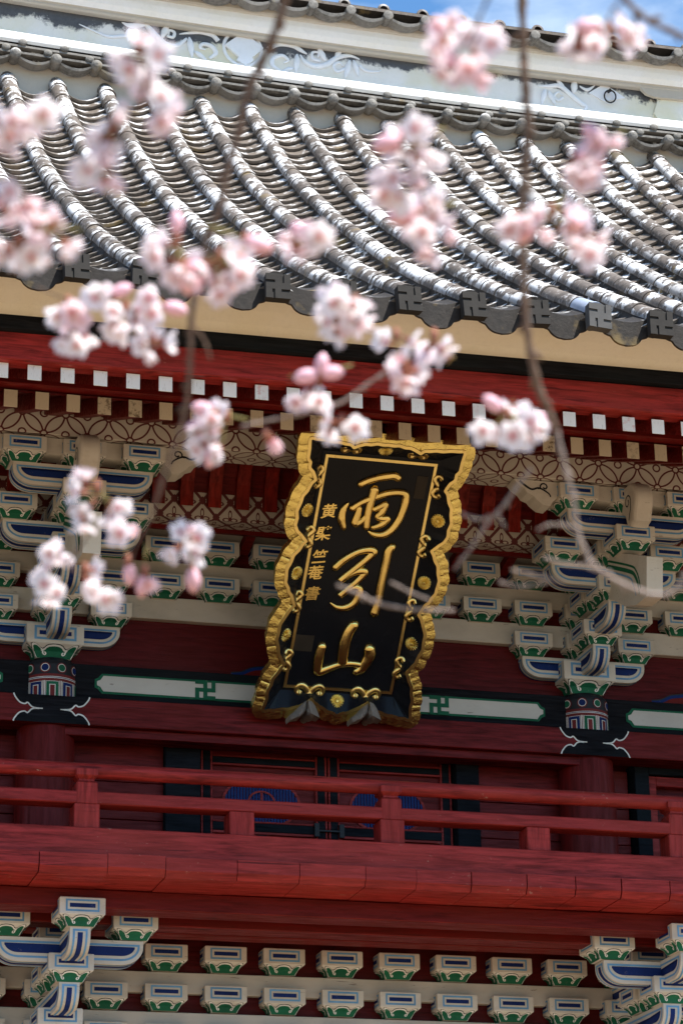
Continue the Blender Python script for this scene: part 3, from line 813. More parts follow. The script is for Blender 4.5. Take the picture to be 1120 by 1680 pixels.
# ---- lower brackets
for z0, z1 in ((4.785, 4.913), (4.54, 4.668), (4.30, 4.43)):
    beam('wall_beam', XA, XB, -.06, 0, z0, z1, 'beam', lower_wall)
for T in (4.916, 4.673, 4.432):
    for k in range(-12, 16):
        x = .06+.3705*k
        if min(abs(x-c) for c in (-1.79, 1.92)) < .1: continue
        obj('bearing_block', ME_BLOCK, lower_wall, loc=(x, 0, T))
def lower_cluster(cx, dz=0):
    root = obj('bracket_set', ME_BIG, gate, loc=(cx, 0, 4.2))
    def add(name, me, x, y, z, rz=None): return obj(name, me, root, loc=(x-cx, y, z-4.2+dz), rz=rz)
    H = 4.925
    add('bearing_block', ME_BLOCK, cx, -1.12, H)
    add('bracket_arm', proj_arm(1.19), cx, 0, H-.145, -math.pi/2)
    add('bearing_block', ME_BLOCK, cx, -.80, H-.255)
    add('bracket_arm', ME_SIDE, cx, -.80, H-.145)
    for s_ in (-1, 1): add('bearing_block', ME_BLOCK, cx+s_*.375, -.80, H)
    add('bracket_arm', proj_arm(.88), cx, 0, H-.255-.145, -math.pi/2)
    add('bearing_block', ME_BLOCK, cx, -.48, H-.51)
    add('bracket_arm', proj_arm(.56), cx, 0, H-.51-.145, -math.pi/2)
    add('bearing_block', ME_BLOCK, cx, -.48, H-.01); add('bearing_block', ME_BLOCK, cx, -.48, H-.25)
    for T in (4.916, 4.673, 4.43): add('bearing_block', ME_BLOCK, cx, 0, T)
    add('bearing_block', ME_BLOCK, cx, -.2, H-.7)
for cx in (-1.785, 1.925): lower_cluster(cx)

# ================================================================= eaves
pur = MB(); pur.box(XA, XB, -1.08, -.86, 7.962, 8.20, 0, .004); purlin = pur.build('eave_purlin', ['shippo'], gate, label='cream eave purlin painted with maroon interlocking circles')
eave = MB()
def soff(y0, z0, y1, z1, mi=0):
    for (ya, za, yb, zb) in ((y0, z0, y1, z1), (y0, z0+.03, y1, z1+.03)):
        eave.face([(XA, ya, za+lift(XA)), (XB, ya, za+lift(XB)), (XB, yb, zb+lift(XB)), (XA, yb, zb+lift(XA))], mi)
soff(.1, 7.915+1.95*.376, -1.86, 7.913); soff(-1.80, 8.03, -2.70, 7.73)
eaves = eave.build('eave_soffit', ['red'], gate, label='dark red boards between the rafters')
SR = .1828
ends = [('rafter', -1.85, 7.81, .376, 'end_tan', .0375, .103, -2.363), ('flying_rafter', -2.69, 7.622, .44, 'end_white', .0365, .085, -2.368)]
for nm, ye, zb, sl, em, hw, hh, x0 in ends:
    y1 = .0 if nm == 'rafter' else -1.85
    b = MB()
    P = [(ye, zb), (ye, zb+hh), (y1, zb+hh+(y1-ye)*sl), (y1, zb+(y1-ye)*sl)]
    b.prism(P, -hw, hw, lambda a, z, n: Vector((n, a, z)), 0)
    me1 = b.mesh(nm, ['red'])
    b = MB(); b.box(-hw-.0015, hw+.0015, ye-.004, ye+.001, zb-.0015, zb+hh+.0015, 0, .0); me2 = b.mesh('rafter_end', [em])
    k = -12
    while x0+SR*k < XB-.1:
        x = x0+SR*k; k += 1
        if x < XA+.1: continue
        o = obj(nm, me1, eaves, loc=(x, 0, lift(x))); obj('rafter_end', me2, o)
random.seed(11)
beam('eave_board', XA, XB, -1.93, -1.80, 7.925, 7.988, 'red', eaves, .004, lift)
beam('eave_fascia', XA, XB, -2.75, -2.62, 7.722, 7.885, 'red_rail', eaves, .005, lambda x: .013*x)
beam('eave_fascia', XA, XB, -2.80, -2.62, 7.887, 7.972, 'blackwood', eaves, .004, lambda x: .015*x, label='black board above the red eave fascia')
b = MB(); pf = [(-2.795, 7.965), (-2.86, 8.0), (-2.98, 8.03), (-3.14, 8.045), (-3.235, 8.04)]
pts = [XA+(XB-XA)*i/12 for i in range(13)]
for i in range(len(pf)-1): b.strip([(x, pf[i][0], pf[i][1]+(.015 if i == 0 else .012 if i == 1 else .01)*x) for x in pts], [(x, pf[i+1][0], pf[i+1][1]+(.012 if i == 0 else .01)*x) for x in pts], 0)
b.build('eave_plaster', ['tanplaster'], eaves, 'all')

# ================================================================= roof
ZC = (0.01962, 0.07706, 0.85, 10.36)
PR = [(-3.30, 8.045), (-2.9, 8.285), (-2.375, 8.615), (-1.79, 9.005), (-1.5, 9.215), (-.63, 9.84), (.145, 10.46), (.53, 10.80), (1.08, 11.31), (1.4, 11.63), (1.9, 12.14)]
def zr(y):
    for (a, za), (c, zc) in zip(PR[:-1], PR[1:]):
        if y <= c or c == PR[-1][0]:
            return za+(zc-za)*(y-a)/(c-a)
# smooth it
_tab = [(-3.6+.05*i) for i in range(116)]
_zt = [sum(zr(max(-3.5, min(1.9, y+d*.06)))*w for d, w in ((-4, .06), (-3, .09), (-2, .12), (-1, .15), (0, .16), (1, .15), (2, .12), (3, .09), (4, .06))) for y in _tab]
def ZR(y):
    t = (y+3.6)/.05; k = max(0, min(len(_tab)-2, int(t))); return _zt[k]+(_zt[k+1]-_zt[k])*(t-k)
def rl(x, y): return .008*x*max(0, min(1, (1.0-y)/3))
SP = .3715; RX0 = -1.89
roll_x = [RX0+SP*k for k in range(-7, 20)]
rd = MB(); ys = [-3.0+.2*i for i in range(25)]
for y0, y1 in zip(ys[:-1], ys[1:]):
    rd.face([(XA, y0, ZR(y0)-.15), (XB, y0, ZR(y0)-.15), (XB, y1, ZR(y1)-.15), (XA, y1, ZR(y1)-.15)])
rd.face([(XA, 1.8, ZR(1.8)-.15), (XB, 1.8, ZR(1.8)-.15), (XB, 7.2, 8.0), (XA, 7.2, 8.0)])
roof = rd.build('roof', ['mortar'], gate, label='curved roof of grey lichened tiles')
# arc length table
S = [0]; YS = [-3.24]
while YS[-1] < 1.72:
    y = YS[-1]+.01; S.append(S[-1]+math.hypot(.01, ZR(y)-ZR(y-.01))); YS.append(y)
def y_at(s_):
    import bisect
    k = bisect.bisect_left(S, s_); return YS[min(k, len(YS)-1)]
def slope(y): return math.atan2(ZR(y+.05)-ZR(y-.05), .1)
# cover tile: half barrel, a hair wider at its lower end, with a raised lip
CL_ = .268
def cover_mesh(L):
    b = MB(); N = 10
    rings = [(-L/2-.012, .0665), (-L/2+.012, .067), (-L/2+.014, .0635), (L/2, .061)]
    V = []
    for y, r in rings: V.append([(r*math.cos(math.pi*i/N-.0), y, r*math.sin(math.pi*i/N)*1.0) for i in range(N+1)])
    V = [[(p[0], p[1], p[2]) for p in row] for row in V]
    for i in range(len(V)-1): b.strip(V[i], V[i+1])
    V0 = [(p[0]*.82, p[1], p[2]*.82-.0) for p in V[0]]; b.strip(V[0], V0)
    return b.mesh('cover_tile', ['cover'], True)
ME_COVER = cover_mesh(CL_)
PW = .30; PE = .155
def pan_mesh():
    b = MB(); N = 8; L = PE+.05
    def arc(y, dz): return [(-PW/2+PW*i/N, y, dz+.062*((2*i/N-1)**2)) for i in range(N+1)]
    A = arc(-L/2, .0); B = arc(L/2, .0); C = arc(-L/2+.001, -.020); A2 = arc(-L/2+.003, .003); C2 = arc(L/2, -.016)
    b.strip(C, A); b.strip(A, A2); b.strip(A2, B); b.strip(C, C2)
    return b.mesh('pan_tile', ['pan'], True)
ME_PAN = pan_mesh()
cam_v = Vector(CP)
def infr(p):
    d = p-cam_v; z = d.dot(CF); u = 560+FPX*d.dot(CR)/z; v = 840-FPX*d.dot(CU)/z
    return -40 < u < 1160 and -40 < v < 1720, z
covers = []; pans = []
random.seed(21)
for ri, x in enumerate(roll_x):
    n = int(S[-1]/CL_)
    for j in range(n+1):
        sm_ = (j+.5)*CL_; y = y_at(sm_); z = ZR(y)+rl(x, y)
        covers.append((Vector((x+random.uniform(-.003, .003), y, z+random.uniform(-.002, .003))), slope(y), random.uniform(-.012, .012), ri, j))
    n = int(S[-1]/PE)
    for j in range(n+1):
        y = y_at(j*PE+.115); z = ZR(y)-.090+rl(x, y)
        pans.append((Vector((x+SP/2+random.uniform(-.004, .004), y, z+random.uniform(-.0025, .003))), slope(y)-.17+random.uniform(-.012, .012), random.uniform(-.012, .012), ri, j))
def lay(lst, me, name, mats, par):
    scored = []
    for t in lst:
        ok, z = infr(t[0]); scored.append((0 if ok else 1, z, t))
    scored.sort(key=lambda q: (q[0], q[1]))
    for _, _, t in scored[:296]:
        o = obj(name, me, par, loc=t[0]); o.rotation_euler = (t[1], t[2], 0)
        if name == 'cover_tile' and t[3] == new_roll and t[4] < 2:
            pass
    b = MB(); vs = [v.co.copy() for v in me.vertices]; fs = [tuple(p.vertices) for p in me.polygons]
    for _, _, t in scored[296:]:
        mt = Matrix.Translation(t[0]) @ Matrix.Rotation(t[2], 4, 'Y') @ Matrix.Rotation(t[1], 4, 'X')
        i = len(b.v); b.v += [tuple(mt @ v) for v in vs]; b.f += [tuple(i+k for k in f) for f in fs]; b.m += [0]*len(fs)
    m2 = b.mesh(name, mats, True, False)
    o = obj(name, m2, par, kind='stuff'); return o
new_roll = min(range(len(roll_x)), key=lambda i: abs(roll_x[i]-.711))
covers = [t for t in covers if not (t[3] == new_roll and t[4] < 1)]
lay(covers, ME_COVER, 'cover_tile', ['cover'], roof); lay(pans, ME_PAN, 'pan_tile', ['pan'], roof)
# the newer tile next to the newest end cap
mn = ME_COVER.copy(); mn.materials[0] = M['newtile']
y = y_at(.5*CL_); o = obj('cover_tile', mn, roof, loc=(roll_x[new_roll], y, ZR(y)+rl(roll_x[new_roll], y)+.004), label='new smooth blue-grey cover tile'); o.rotation_euler = (slope(y), 0, 0)
# mortar bed under every roll
b = MB()
for x in roll_x:
    L_, R_ = [], []
    ysm = [-3.22+.12*i for i in range(42)]
    for s_ in (-1, 1):
        random.seed(int(x*100)+s_)
        up = [(x+s_*.053, y, ZR(y)+.004+rl(x, y)) for y in ysm]
        dn = [(x+s_*(.066+random.uniform(-.008, .012)), y, ZR(y)-.055+rl(x, y)) for y in ysm]
        dn2 = [(x+s_*.075, y, ZR(y)-.12+rl(x, y)) for y in ysm]
        b.strip(up, dn); b.strip(dn, dn2)
b.build('tile_bedding', ['mortar'], roof, kind='stuff')
# square end caps with the manji and drooping eave tiles
def cap_mesh(mat):
    b = MB(); w, h = .136, .150
    b.box(-w/2, w/2, 0, .05, -h/2, h/2, 0, .003)
    manji(b, 0, 0, w, h, lambda a, z, n: Vector((a, -n, z)), 0, .008, 0, .26)
    b.tube([(0, .05, .0), (0, .13, .035)], .058, 16, 0)
    return b.mesh('end_tile', [mat], False)
M['capdark'] = simple('smoked_black_tile', (.024, .021, .018), .85, bump=.3)
ME_CAP = cap_mesh('capdark'); ME_CAPN = cap_mesh('newsmoke')
def pend_mesh():
    b = MB(); hw = SP/2-.004
    top = [(-hw+2*hw*i/16, .062*((2*i/16-1)**2)-.062) for i in range(17)]
    low = [(-hw, -.055), (-hw*.86, -.068), (-hw*.72, -.095), (-hw*.62, -.103), (-hw*.52, -.108), (-hw*.42, -.135), (-hw*.26, -.153), (0, -.160)]
    low = low+[(-x, z) for x, z in low[-2::-1]]
    low = [(x, z) for x, z in low]
    tp = [(x, z+.045) for x, z in top]
    def resample(P, n):
        out = []
        for i in range(n):
            t = i/(n-1)*(len(P)-1); k = min(int(t), len(P)-2); out.append((P[k][0]+(P[k+1][0]-P[k][0])*(t-k), P[k][1]+(P[k+1][1]-P[k][1])*(t-k)))
        return out
    n = 33; tp = resample(tp, n); lo = resample(low, n)
    F = lambda P, y: [(x, y, z) for x, z in P]
    b.strip(F(tp, 0), F(lo, .006)); b.strip(F(tp, .022), F(lo, .024)); b.strip(F(lo, .006), F(lo, .024)); b.strip(F(tp, 0), F(tp, .022))
    b.strip(F(tp, 0), [(x, .18, z+.10) for x, z in tp])
    return b.mesh('eave_tile', ['edge'], True)
ME_PEND = pend_mesh()
random.seed(5)
for i, x in enumerate(roll_x):
    me = ME_CAPN if i == new_roll else ME_CAP
    o = obj('end_tile', me, roof, loc=(x+random.uniform(-.006, .006), -3.31-(.012 if i == new_roll else 0), 8.028+rl(x, -3.3)+random.uniform(-.004, .006)), label='newer pale grey square end tile with a manji' if i == new_roll else None)
    o.rotation_euler = (R(-3), random.uniform(-.05, .05), random.uniform(-.06, .06))
    o = obj('eave_tile', ME_PEND, roof, loc=(x+SP/2, -3.245, 8.068+rl(x, -3.3)+random.uniform(-.004, .004)))

# ================================================================= ridge
rz_ = lambda x: .0047*(x-1.8)**2-.003
ridge = None
def xl(n=24): return [XA+(XB-XA)*i/n for i in range(n+1)]
def sweep(name, prof, mats, par, mi=None, smooth=True, **k):
    b = MB(); xs = xl()
    for i in range(len(prof)-1):
        b.strip([(x, prof[i][0], prof[i][1]+rz_(x)) for x in xs], [(x, prof[i+1][0], prof[i+1][1]+rz_(x)) for x in xs], 0 if mi is None else mi[i])
    return b.build(name, mats, par, smooth, **k)
ridge = sweep('ridge_wall', [(1.80, 12.29), (1.80, 12.70)], ['panel'], gate, label='plastered ridge wall streaked with black mould')
sweep('ridge_base', [(1.72, 11.75), (1.72, 12.05), (1.70, 12.06)], ['beige'], ridge)
sweep('ridge_ledge', [(1.66, 12.195), (1.645, 12.215), (1.64, 12.25), (1.66, 12.285), (1.70, 12.300), (1.80, 12.308)], ['plaster'], ridge)
sweep('ridge_cornice', [(1.80, 12.605), (1.745, 12.600), (1.735, 12.612), (1.735, 12.628), (1.72, 12.634), (1.685, 12.665), (1.665, 12.705), (1.655, 12.745), (1.635, 12.752), (1.625, 12.765), (1.62, 12.84)], ['beige', 'plaster'], ridge, mi=[0, 0, 0, 0, 1, 1, 1, 0, 0, 0])
# step of the panel at right
b = MB(); b.prism([(3.42, 12.30), (3.36, 12.40), (3.40, 12.52), (3.36, 12.60), (6, 12.60), (6, 12.30)], 0, .03, lambda a, z, n: Vector((a, 1.80-n, z+rz_(a))), 0)
b.prism([(3.16, 12.615), (3.24, 12.60), (3.29, 12.55), (3.36, 12.53), (6, 12.53), (6, 12.615)], .03, .06, lambda a, z, n: Vector((a, 1.80-n, z+rz_(a))), 1)
b.build('ridge_end_panel', ['panel', 'beige'], ridge)
# stacked flat tiles
for yf, z in ((1.635, 12.100), (1.655, 12.168)):
    b = MB(); xs = xl()
    for y0, z0, y1, z1 in ((yf, z-.009, yf, z+.009), (yf, z+.009, 1.74, z+.02), (yf, z-.009, 1.74, z-.009)):
        b.strip([(x, y0, z0+rz_(x)) for x in xs], [(x, y1, z1+rz_(x)) for x in xs])
    b.build('flat_tile_course', ['ridgetile'], ridge)
sweep('ridge_core', [(1.70, 12.04), (1.715, 12.30)], ['mortar'], ridge)
# knob rows
def knob_mesh(r, L, dome=.6, name='ridge_knob', mat='ridgetile', squash=1.):
    b = MB(); N = 14; rings = [(L, r*.97), (0, r), (-.3*r*dome*1.2, r*.86), (-.5*r*dome*1.5, r*.55), (-.62*r*dome*1.5, .002)]
    V = [[(q*math.cos(2*math.pi*i/N), y, q*math.sin(2*math.pi*i/N)*squash) for i in range(N)] for y, q in rings]
    for i in range(len(V)-1): b.strip(V[i], V[i+1], 0, True)
    return b.mesh(name, [mat], 'all')
def hang_mesh(w, dip, th, name='ridge_arc_tile', depth=.1):
    b = MB(); N = 12
    t = [(-w/2+w*i/N, -dip*(1-((2*i/N-1)**2))) for i in range(N+1)]; lo = [(x*.98, z-th*(.5+.5*(1-(2*i/N-1)**2))) for i, (x, z) in enumerate(t)]
    F = lambda P, y: [(x, y, z) for x, z in P]
    b.strip(F(t, 0), F(lo, .004)); b.strip(F(lo, .004), F(lo, depth)); b.strip(F(t, 0), F(t, depth))
    return b.mesh(name, ['ridgetile'], True)
K1 = knob_mesh(.043, .12); K2 = knob_mesh(.033, .09, .3, squash=.78); A1 = hang_mesh(.30, .055, .022)
for k in range(-9, 25):
    x = -1.852+.3085*k
    if not XA < x < XB-.2: continue
    obj('ridge_knob', K1, ridge, loc=(x, 1.585, 12.065+rz_(x)))
    obj('ridge_arc_tile', A1, ridge, loc=(x+.154, 1.60, 12.068+rz_(x)))
for row, (x0, z, y) in enumerate(((-1.60, 12.132, 1.63), (-1.79, 12.200, 1.645))):
    for k in range(-9, 24):
        x = x0+.318*k
        if XA < x < XB-.2: obj('ridge_knob', K2, ridge, loc=(x, y, z+rz_(x)))
K3 = knob_mesh(.040, .12, .12); A3 = hang_mesh(.30, .05, .028)
for k in range(-14, 18):
    x = .443+.3045*k
    if not XA < x < XB-.2: continue
    obj('ridge_knob', K3, ridge, loc=(x, 1.50, 12.822+rz_(x)))
    obj('ridge_arc_tile', A3, ridge, loc=(x+.152, 1.51, 12.822+rz_(x)))
top = sweep('ridge_top_course', [(1.62, 12.83), (1.53, 12.86), (1.53, 12.885), (1.56, 12.89), (1.56, 12.905), (1.66, 12.945), (1.80, 12.965), (2.1, 12.95), (2.2, 12.8)], ['cover', 'edge'], ridge, mi=[1, 0, 1, 1, 0, 0, 0, 0])
b = MB()
V = []
for y, r in ((1.575, .030), (1.58, .050), (1.66, .052), (1.85, .052)):
    V.append([(r*math.cos(math.pi*i/8), y, r*.95*math.sin(math.pi*i/8)) for i in range(9)])
for i in range(3): b.strip(V[i], V[i+1])
K4 = b.mesh('ridge_cover_tile', ['cover'], True)
for k in range(-14, 16):
    x = 1.04+.3205*k
    if XA < x < XB-.2:
        o = obj('ridge_cover_tile', K4, ridge, loc=(x, 0, 12.918+rz_(x)))
b = MB(); b.tube([(x, 1.75, 13.02+rz_(x)) for x in xl(12)], .006, 6, 0); b.build('lightning_wire', ['iron'], ridge)

# arabesque relief on the ridge wall
YP = 1.795
def pz(u, v, y=YP): return at(u, v, y=y)
rel = MB(); NN = Vector((0, -1, 0))
def vine(pts, r):
    P = smooth_path([pz(u, v) for u, v in pts], 5)
    rad = lerp_list(r, len(P)); rel.tube(P, rad, 8, 0, NN)
def leaf(u0, v0, u1, v1, w, bend=0.):
    a, c = pz(u0, v0), pz(u1, v1); d = c-a; q = Vector((-d.z, 0, d.x)).normalized()
    P = [a+d*t+q*bend*math.sin(math.pi*t) for t in (0, .15, .35, .6, .85, 1)]
    rel.tube(P, [w*.25, w*.7, w, w*.85, w*.4, .001], 8, 0, NN)
def zA(x, y): return (130+x/4.87, 20+y/4.87)
def zB(x, y): return (340+x/4, 30+y/4)
def zC(x, y): return (840+x/4, 100+y/4)
vine([zA(0, 95), zA(120, 150), zA(240, 195), zA(370, 190), zA(420, 200)], [.004, .010, .014, .016])
vine([zA(340, 80), zA(400, 105), zA(470, 105), zA(540, 100)], [.003, .02, .024, .01])
vine([zA(495, 35), zA(530, 90), zA(580, 150), zA(640, 210), zA(700, 260), zA(780, 270), zA(860, 210)], [.004, .018, .024, .022, .024, .02, .01])
leaf(*zA(660, 210), *zA(720, 65), .028); vine([zA(700, 190), zA(750, 200), zA(760, 160), zA(720, 145), zA(715, 180)], [.012, .014, .012, .008])
leaf(*zA(400, 130), *zA(390, 240), .026); leaf(*zA(450, 130), *zA(480, 220), .022)
vine([zA(500, 200), zA(560, 210), zA(560, 180), zA(520, 175), zA(525, 200)], [.012, .014, .010, .006])
leaf(*zA(880, 200), *zA(905, 375), .028); leaf(*zA(920, 310), *zA(1030, 395), .022); 
vine([zA(800, 175), zA(880, 165), zA(970, 160), zA(1060, 180), zA(1110, 230)], [.004, .016, .022, .02]); leaf(*zA(960, 160), *zA(885, 100), .022)
vine([zA(1040, 370), zA(1090, 330), zA(1060, 275), zA(990, 255), zA(965, 285), zA(1010, 300)], [.010, .022, .018, .014, .006])
ring_c = pz(398, 80)
rel.tube([ring_c+Vector((.150*math.cos(a*math.pi/18), 0, .150*math.sin(a*math.pi/18))) for a in range(37)], .014, 8, 0, NN, False)
vine([zB(400, 200), zB(470, 170), zB(560, 180), zB(620, 215), zB(655, 235)], [.018, .022, .02, .005])
vine([zB(480, 345), zB(430, 310), zB(430, 265), zB(490, 245), zB(530, 275), zB(500, 295)], [.008, .02, .018, .014, .006])
leaf(*zB(590, 235), *zB(580, 365), .027); leaf(*zB(565, 325), *zB(480, 355), .02)
vine([zB(610, 240), zB(640, 285), zB(700, 315), zB(780, 305), zB(850, 260), zB(930, 245), zB(1000, 270)], [.006, .02, .024, .022, .018, .004])
leaf(*zB(775, 280), *zB(715, 165), .026); vine([zB(740, 280), zB(690, 265), zB(690, 225), zB(730, 225), zB(725, 255)], [.014, .014, .01, .006])
leaf(*zB(840, 265), *zB(885, 190), .024)
vine([zB(900, 330), zB(850, 350), zB(830, 310), zB(865, 290), zB(890, 315)], [.012, .014, .012, .006])
leaf(*zB(935, 275), *zB(900, 400), .024); leaf(*zB(960, 275), *zB(992, 385), .024)
vine([zB(1000, 310), zB(1040, 345), zB(1120, 350), (560+260/4, 115)], [.014, .012, .008, .004])
leaf(*zC(215, 185), *zC(190, 290), .024); leaf(*zC(235, 195), *zC(285, 295), .024)
vine([zC(165, 165), zC(240, 165), zC(310, 165), zC(380, 220), zC(440, 270), zC(480, 300), zC(475, 330)], [.004, .018, .022, .022, .02, .008])
leaf(*zC(345, 190), *zC(280, 110), .022); leaf(*zC(400, 215), *zC(410, 100), .03)
vine([zC(440, 165), zC(490, 190), zC(540, 160)], [.006, .016, .004]); vine([zC(330, 240), zC(300, 260), zC(275, 230), zC(300, 205), zC(325, 225)], [.012, .012, .01, .006])
rel.build('plaster_arabesque', ['relief'], ridge, 'all', kind='stuff')
b = MB()
D = [(238, 70), (282, 118), (272, 128), (365, 205), (290, 265), (300, 285), (245, 318), (190, 280), (205, 262), (115, 180), (195, 125), (188, 105)]
P = [pz(*zB(*p)) for p in D]
b.prism([(p.x, p.z) for p in P], 0, .03, XZ(YP+.004), 0); b.build('plaster_lozenge', ['relief'], ridge)
# little canopy relief behind the ring
b = MB(); P = [pz(*zC(*p)) for p in ((600, 150), (740, 245), (600, 265), (500, 210))]
b.prism([(p.x, p.z) for p in P], 0, .008, XZ(YP+.004), 0); b.build('plaster_lozenge', ['relief'], ridge)
rc = at(1000, 158, y=1.76)
b = MB(); b.tube([rc+Vector((.049*math.cos(a*math.pi/14), -.012*math.sin(a*math.pi/14), .049*math.sin(a*math.pi/14))) for a in range(29)], .0065, 8, 0, None, False)
iron_ring = b.build('iron_ring', ['iron'], None, 'all', label='black iron ring hanging from a staple on the plastered ridge wall', cat='ring')
b = MB(); b.tube([rc+Vector((0, .05, .055)), rc+Vector((0, -.012, .055)), rc+Vector((0, -.014, .038))], .011, 8, 0); b.build('staple', ['iron'], iron_ring)

# ================================================================= name plaque
PO, PA, PB, PN = Vector((0, -.8805, 7.271)), Vector((1, 0, 0)), Vector((0, -.678, .735)), Vector((0, -.735, -.678))
def pl(a, b_, n=0.): return PO+PA*a+PB*b_+PN*n
def loc(u, v, n=0.):
    d = ray(u, v); P0 = PO+PN*n; t = ((P0-cam_v).dot(PN))/d.dot(PN); Q = cam_v+d*t-P0
    return (Q.dot(PA), Q.dot(PB))
plaque = obj('name_plaque', None, label='black lacquer plaque with gilt scalloped rim and three big gold characters', cat='plaque')
HN = .08
side_px = [(762, 743), (757, 758), (753.5, 773), (747.5, 778), (746, 787), (738, 792), (732, 800), (728.5, 806), (733, 812), (735, 826), (739, 835), (738, 845), (739, 859), (734, 870), (733, 881), (727, 889), (720, 893), (706, 904), (710, 912), (712, 921), (717, 930), (717, 942), (719, 953), (715, 966), (713, 974), (706, 981), (703, 987), (697, 991), (685, 1009), (690, 1018), (693, 1030), (696, 1042), (693, 1056), (692, 1066), (684, 1079), (681, 1087), (676, 1092), (665, 1104), (668, 1112), (670, 1120), (674, 1129), (673, 1138), (675, 1150), (671.5, 1161), (671.4, 1180)]
top_px = [(632, 732), (641, 733.5), (650, 733), (659, 736.5), (668, 737), (676, 741), (685, 746.5), (692, 742), (700, 742.5), (710, 741.5), (722, 743), (735, 742), (749, 743)]
bot_px = [(552.6, 1172), (560, 1168), (570, 1167), (578, 1163), (586, 1160), (596, 1155), (603.5, 1150), (610, 1158), (618, 1164), (626, 1167), (634, 1171), (644, 1172), (655, 1176), (663, 1176)]
sd = [loc(*p, HN) for p in side_px]; tp = [loc(*p, HN) for p in top_px]; bt = [loc(*p, HN) for p in bot_px]
sd = [(x-.006, y) for x, y in sd]
cxo = tp[0][0]; tp = [(x-cxo, y+ (x-cxo)*-.0) for x, y in tp]; cxb = bt[0][0]; bt = [(x-cxb, y) for x, y in bt]
half = tp+sd+bt[::-1]
cont = half+[(-x, y) for x, y in half[-2:0:-1]]
# densify
def dens(P, step):
    out = []
    for i in range(len(P)):
        a, c = Vector(P[i]), Vector(P[(i+1) % len(P)]); L = (c-a).length; k = max(1, int(L/step+.5))
        for j in range(k): out.append(tuple(a+(c-a)*j/k))
    return out
cont = dens(cont, .008)
Nc = len(cont)
# light smoothing of the outline
for _ in range(1): cont = [tuple((Vector(cont[i-1])+2*Vector(cont[i])+Vector(cont[(i+1) % Nc]))/4) for i in range(Nc)]
def offs(P, d):
    out = []; n = len(P)
    for i in range(n):
        t = Vector(P[(i+3) % n])-Vector(P[i-3]); t.normalize(); q = Vector((-t.y, t.x)); p = Vector(P[i])
        if q.dot(p) < 0 and False: q = -q
        dd = d(i) if callable(d) else d
        out.append(tuple(p+q*dd))
    return out
acc = [0.]
for i in range(Nc): acc.append(acc[-1]+(Vector(cont[(i+1) % Nc])-Vector(cont[i])).length)
rib = lambda i: abs(math.sin((acc[i]/.056+.35*math.sin(acc[i]*5.3)+.2*math.sin(acc[i]*13.7))*math.pi))**.45
c1 = offs(cont, .020); c2 = offs(cont, lambda i: .074+.006*rib(i)); c3 = offs(cont, lambda i: .070+.005*rib(i)); c1b = offs(cont, lambda i: .0205+.003*rib(i))
IR = (.372, .812)
inn = [(max(-IR[0], min(IR[0], x)), max(-IR[1], min(IR[1], y))) for x, y in cont]
b = MB(); b.face([pl(x, y, 0) for x, y in ((-IR[0], -IR[1]), (IR[0], -IR[1]), (IR[0], IR[1]), (-IR[0], IR[1]))]); b.strip([pl(*p, 0) for p in inn], [pl(*p, HN) for p in cont], 0, True)
b.face([pl(*p, -.035) for p in offs(cont, .02)]); 
b.build('plaque_board', ['lacquer'], plaque)
b = MB(); P = lambda C, n: [pl(*p, n) for p in C]
b.strip(P(cont, HN-.004), P(cont, HN+.004), 0, True); b.strip(P(cont, HN+.004), P(c1, HN+.004), 0, True)
b.build('rim_edge', ['goldline'], plaque)
b = MB(); b.strip(P(c1, HN+.003), P(c1b, HN), 0, True); b.strip(P(c1b, HN), [pl(*p, .064+.010*rib(i)) for i, p in enumerate(c2)], 0, True); b.strip([pl(*p, .064+.010*rib(i)) for i, p in enumerate(c2)], P(c3, .005), 0, True); b.strip(P(c3, .005), P(offs(cont, .02), -.03), 0, True)
b.build('gilt_rim', ['gold'], plaque, True)
GL = (.357, .791)
for a0, a1, b0, b1 in ((-GL[0], GL[0], GL[1]-.018, GL[1]), (-GL[0], GL[0], -GL[1], -GL[1]+.018), (-GL[0], -GL[0]+.018, -GL[1]+.0185, GL[1]-.0185), (GL[0]-.018, GL[0], -GL[1]+.0185, GL[1]-.0185)):
    b = MB(); b.prism([(a0, b0), (a1, b0), (a1, b1), (a0, b1)], 0.001, .008, pl, 0); b.build('border_strip', ['goldline'], plaque)
# scroll pairs at the cusps and chrysanthemum bosses between them
def band_n(a, b_):
    dx = max(0, abs(a)-IR[0])/.105; dy = max(0, abs(b_)-IR[1])/.10
    return HN*min(1, max(dx, dy))
def scroll(c, inward, s=1.0, fat=1.):
    i = Vector(inward).normalized(); t = Vector((-i.y, i.x))
    for sg in (-1, 1):
        pth = [(.0, -.012), (.012, .012), (.03, .034), (.055, .046), (.078, .036), (.083, .014), (.066, .002), (.052, .014)]
        P2 = smooth_path([(Vector(c)+t*sg*a*s*.82+i*q*s).to_3d() for a, q in pth], 5)
        P3 = [pl(p.x, p.y, band_n(p.x, p.y)+.006) for p in P2]
        b = MB(); b.tube(P3, lerp_list([q*fat for q in (.017, .017, .018, .017, .015, .014, .018, .014)], len(P3)), 8, 0, PN); b.build('gilt_scroll', ['goldline'], plaque, 'all')
cusps_side = [loc(728.5, 806, HN), loc(706, 904, HN), loc(685, 1009, HN), loc(665, 1104, HN)]
for x, y in cusps_side:
    scroll((x-.004, y), (-1, .0)); scroll((-x+.004, y), (1, .0))
cx_, cy_ = tp[6]; 
for s_ in (-1, 1): scroll((s_*cx_, cy_), (0, -1), .8)
cx_, cy_ = bt[6]
for s_ in (-1, 1): scroll((s_*cx_, cy_-.01), (0, 1), 1.25, 1.2)
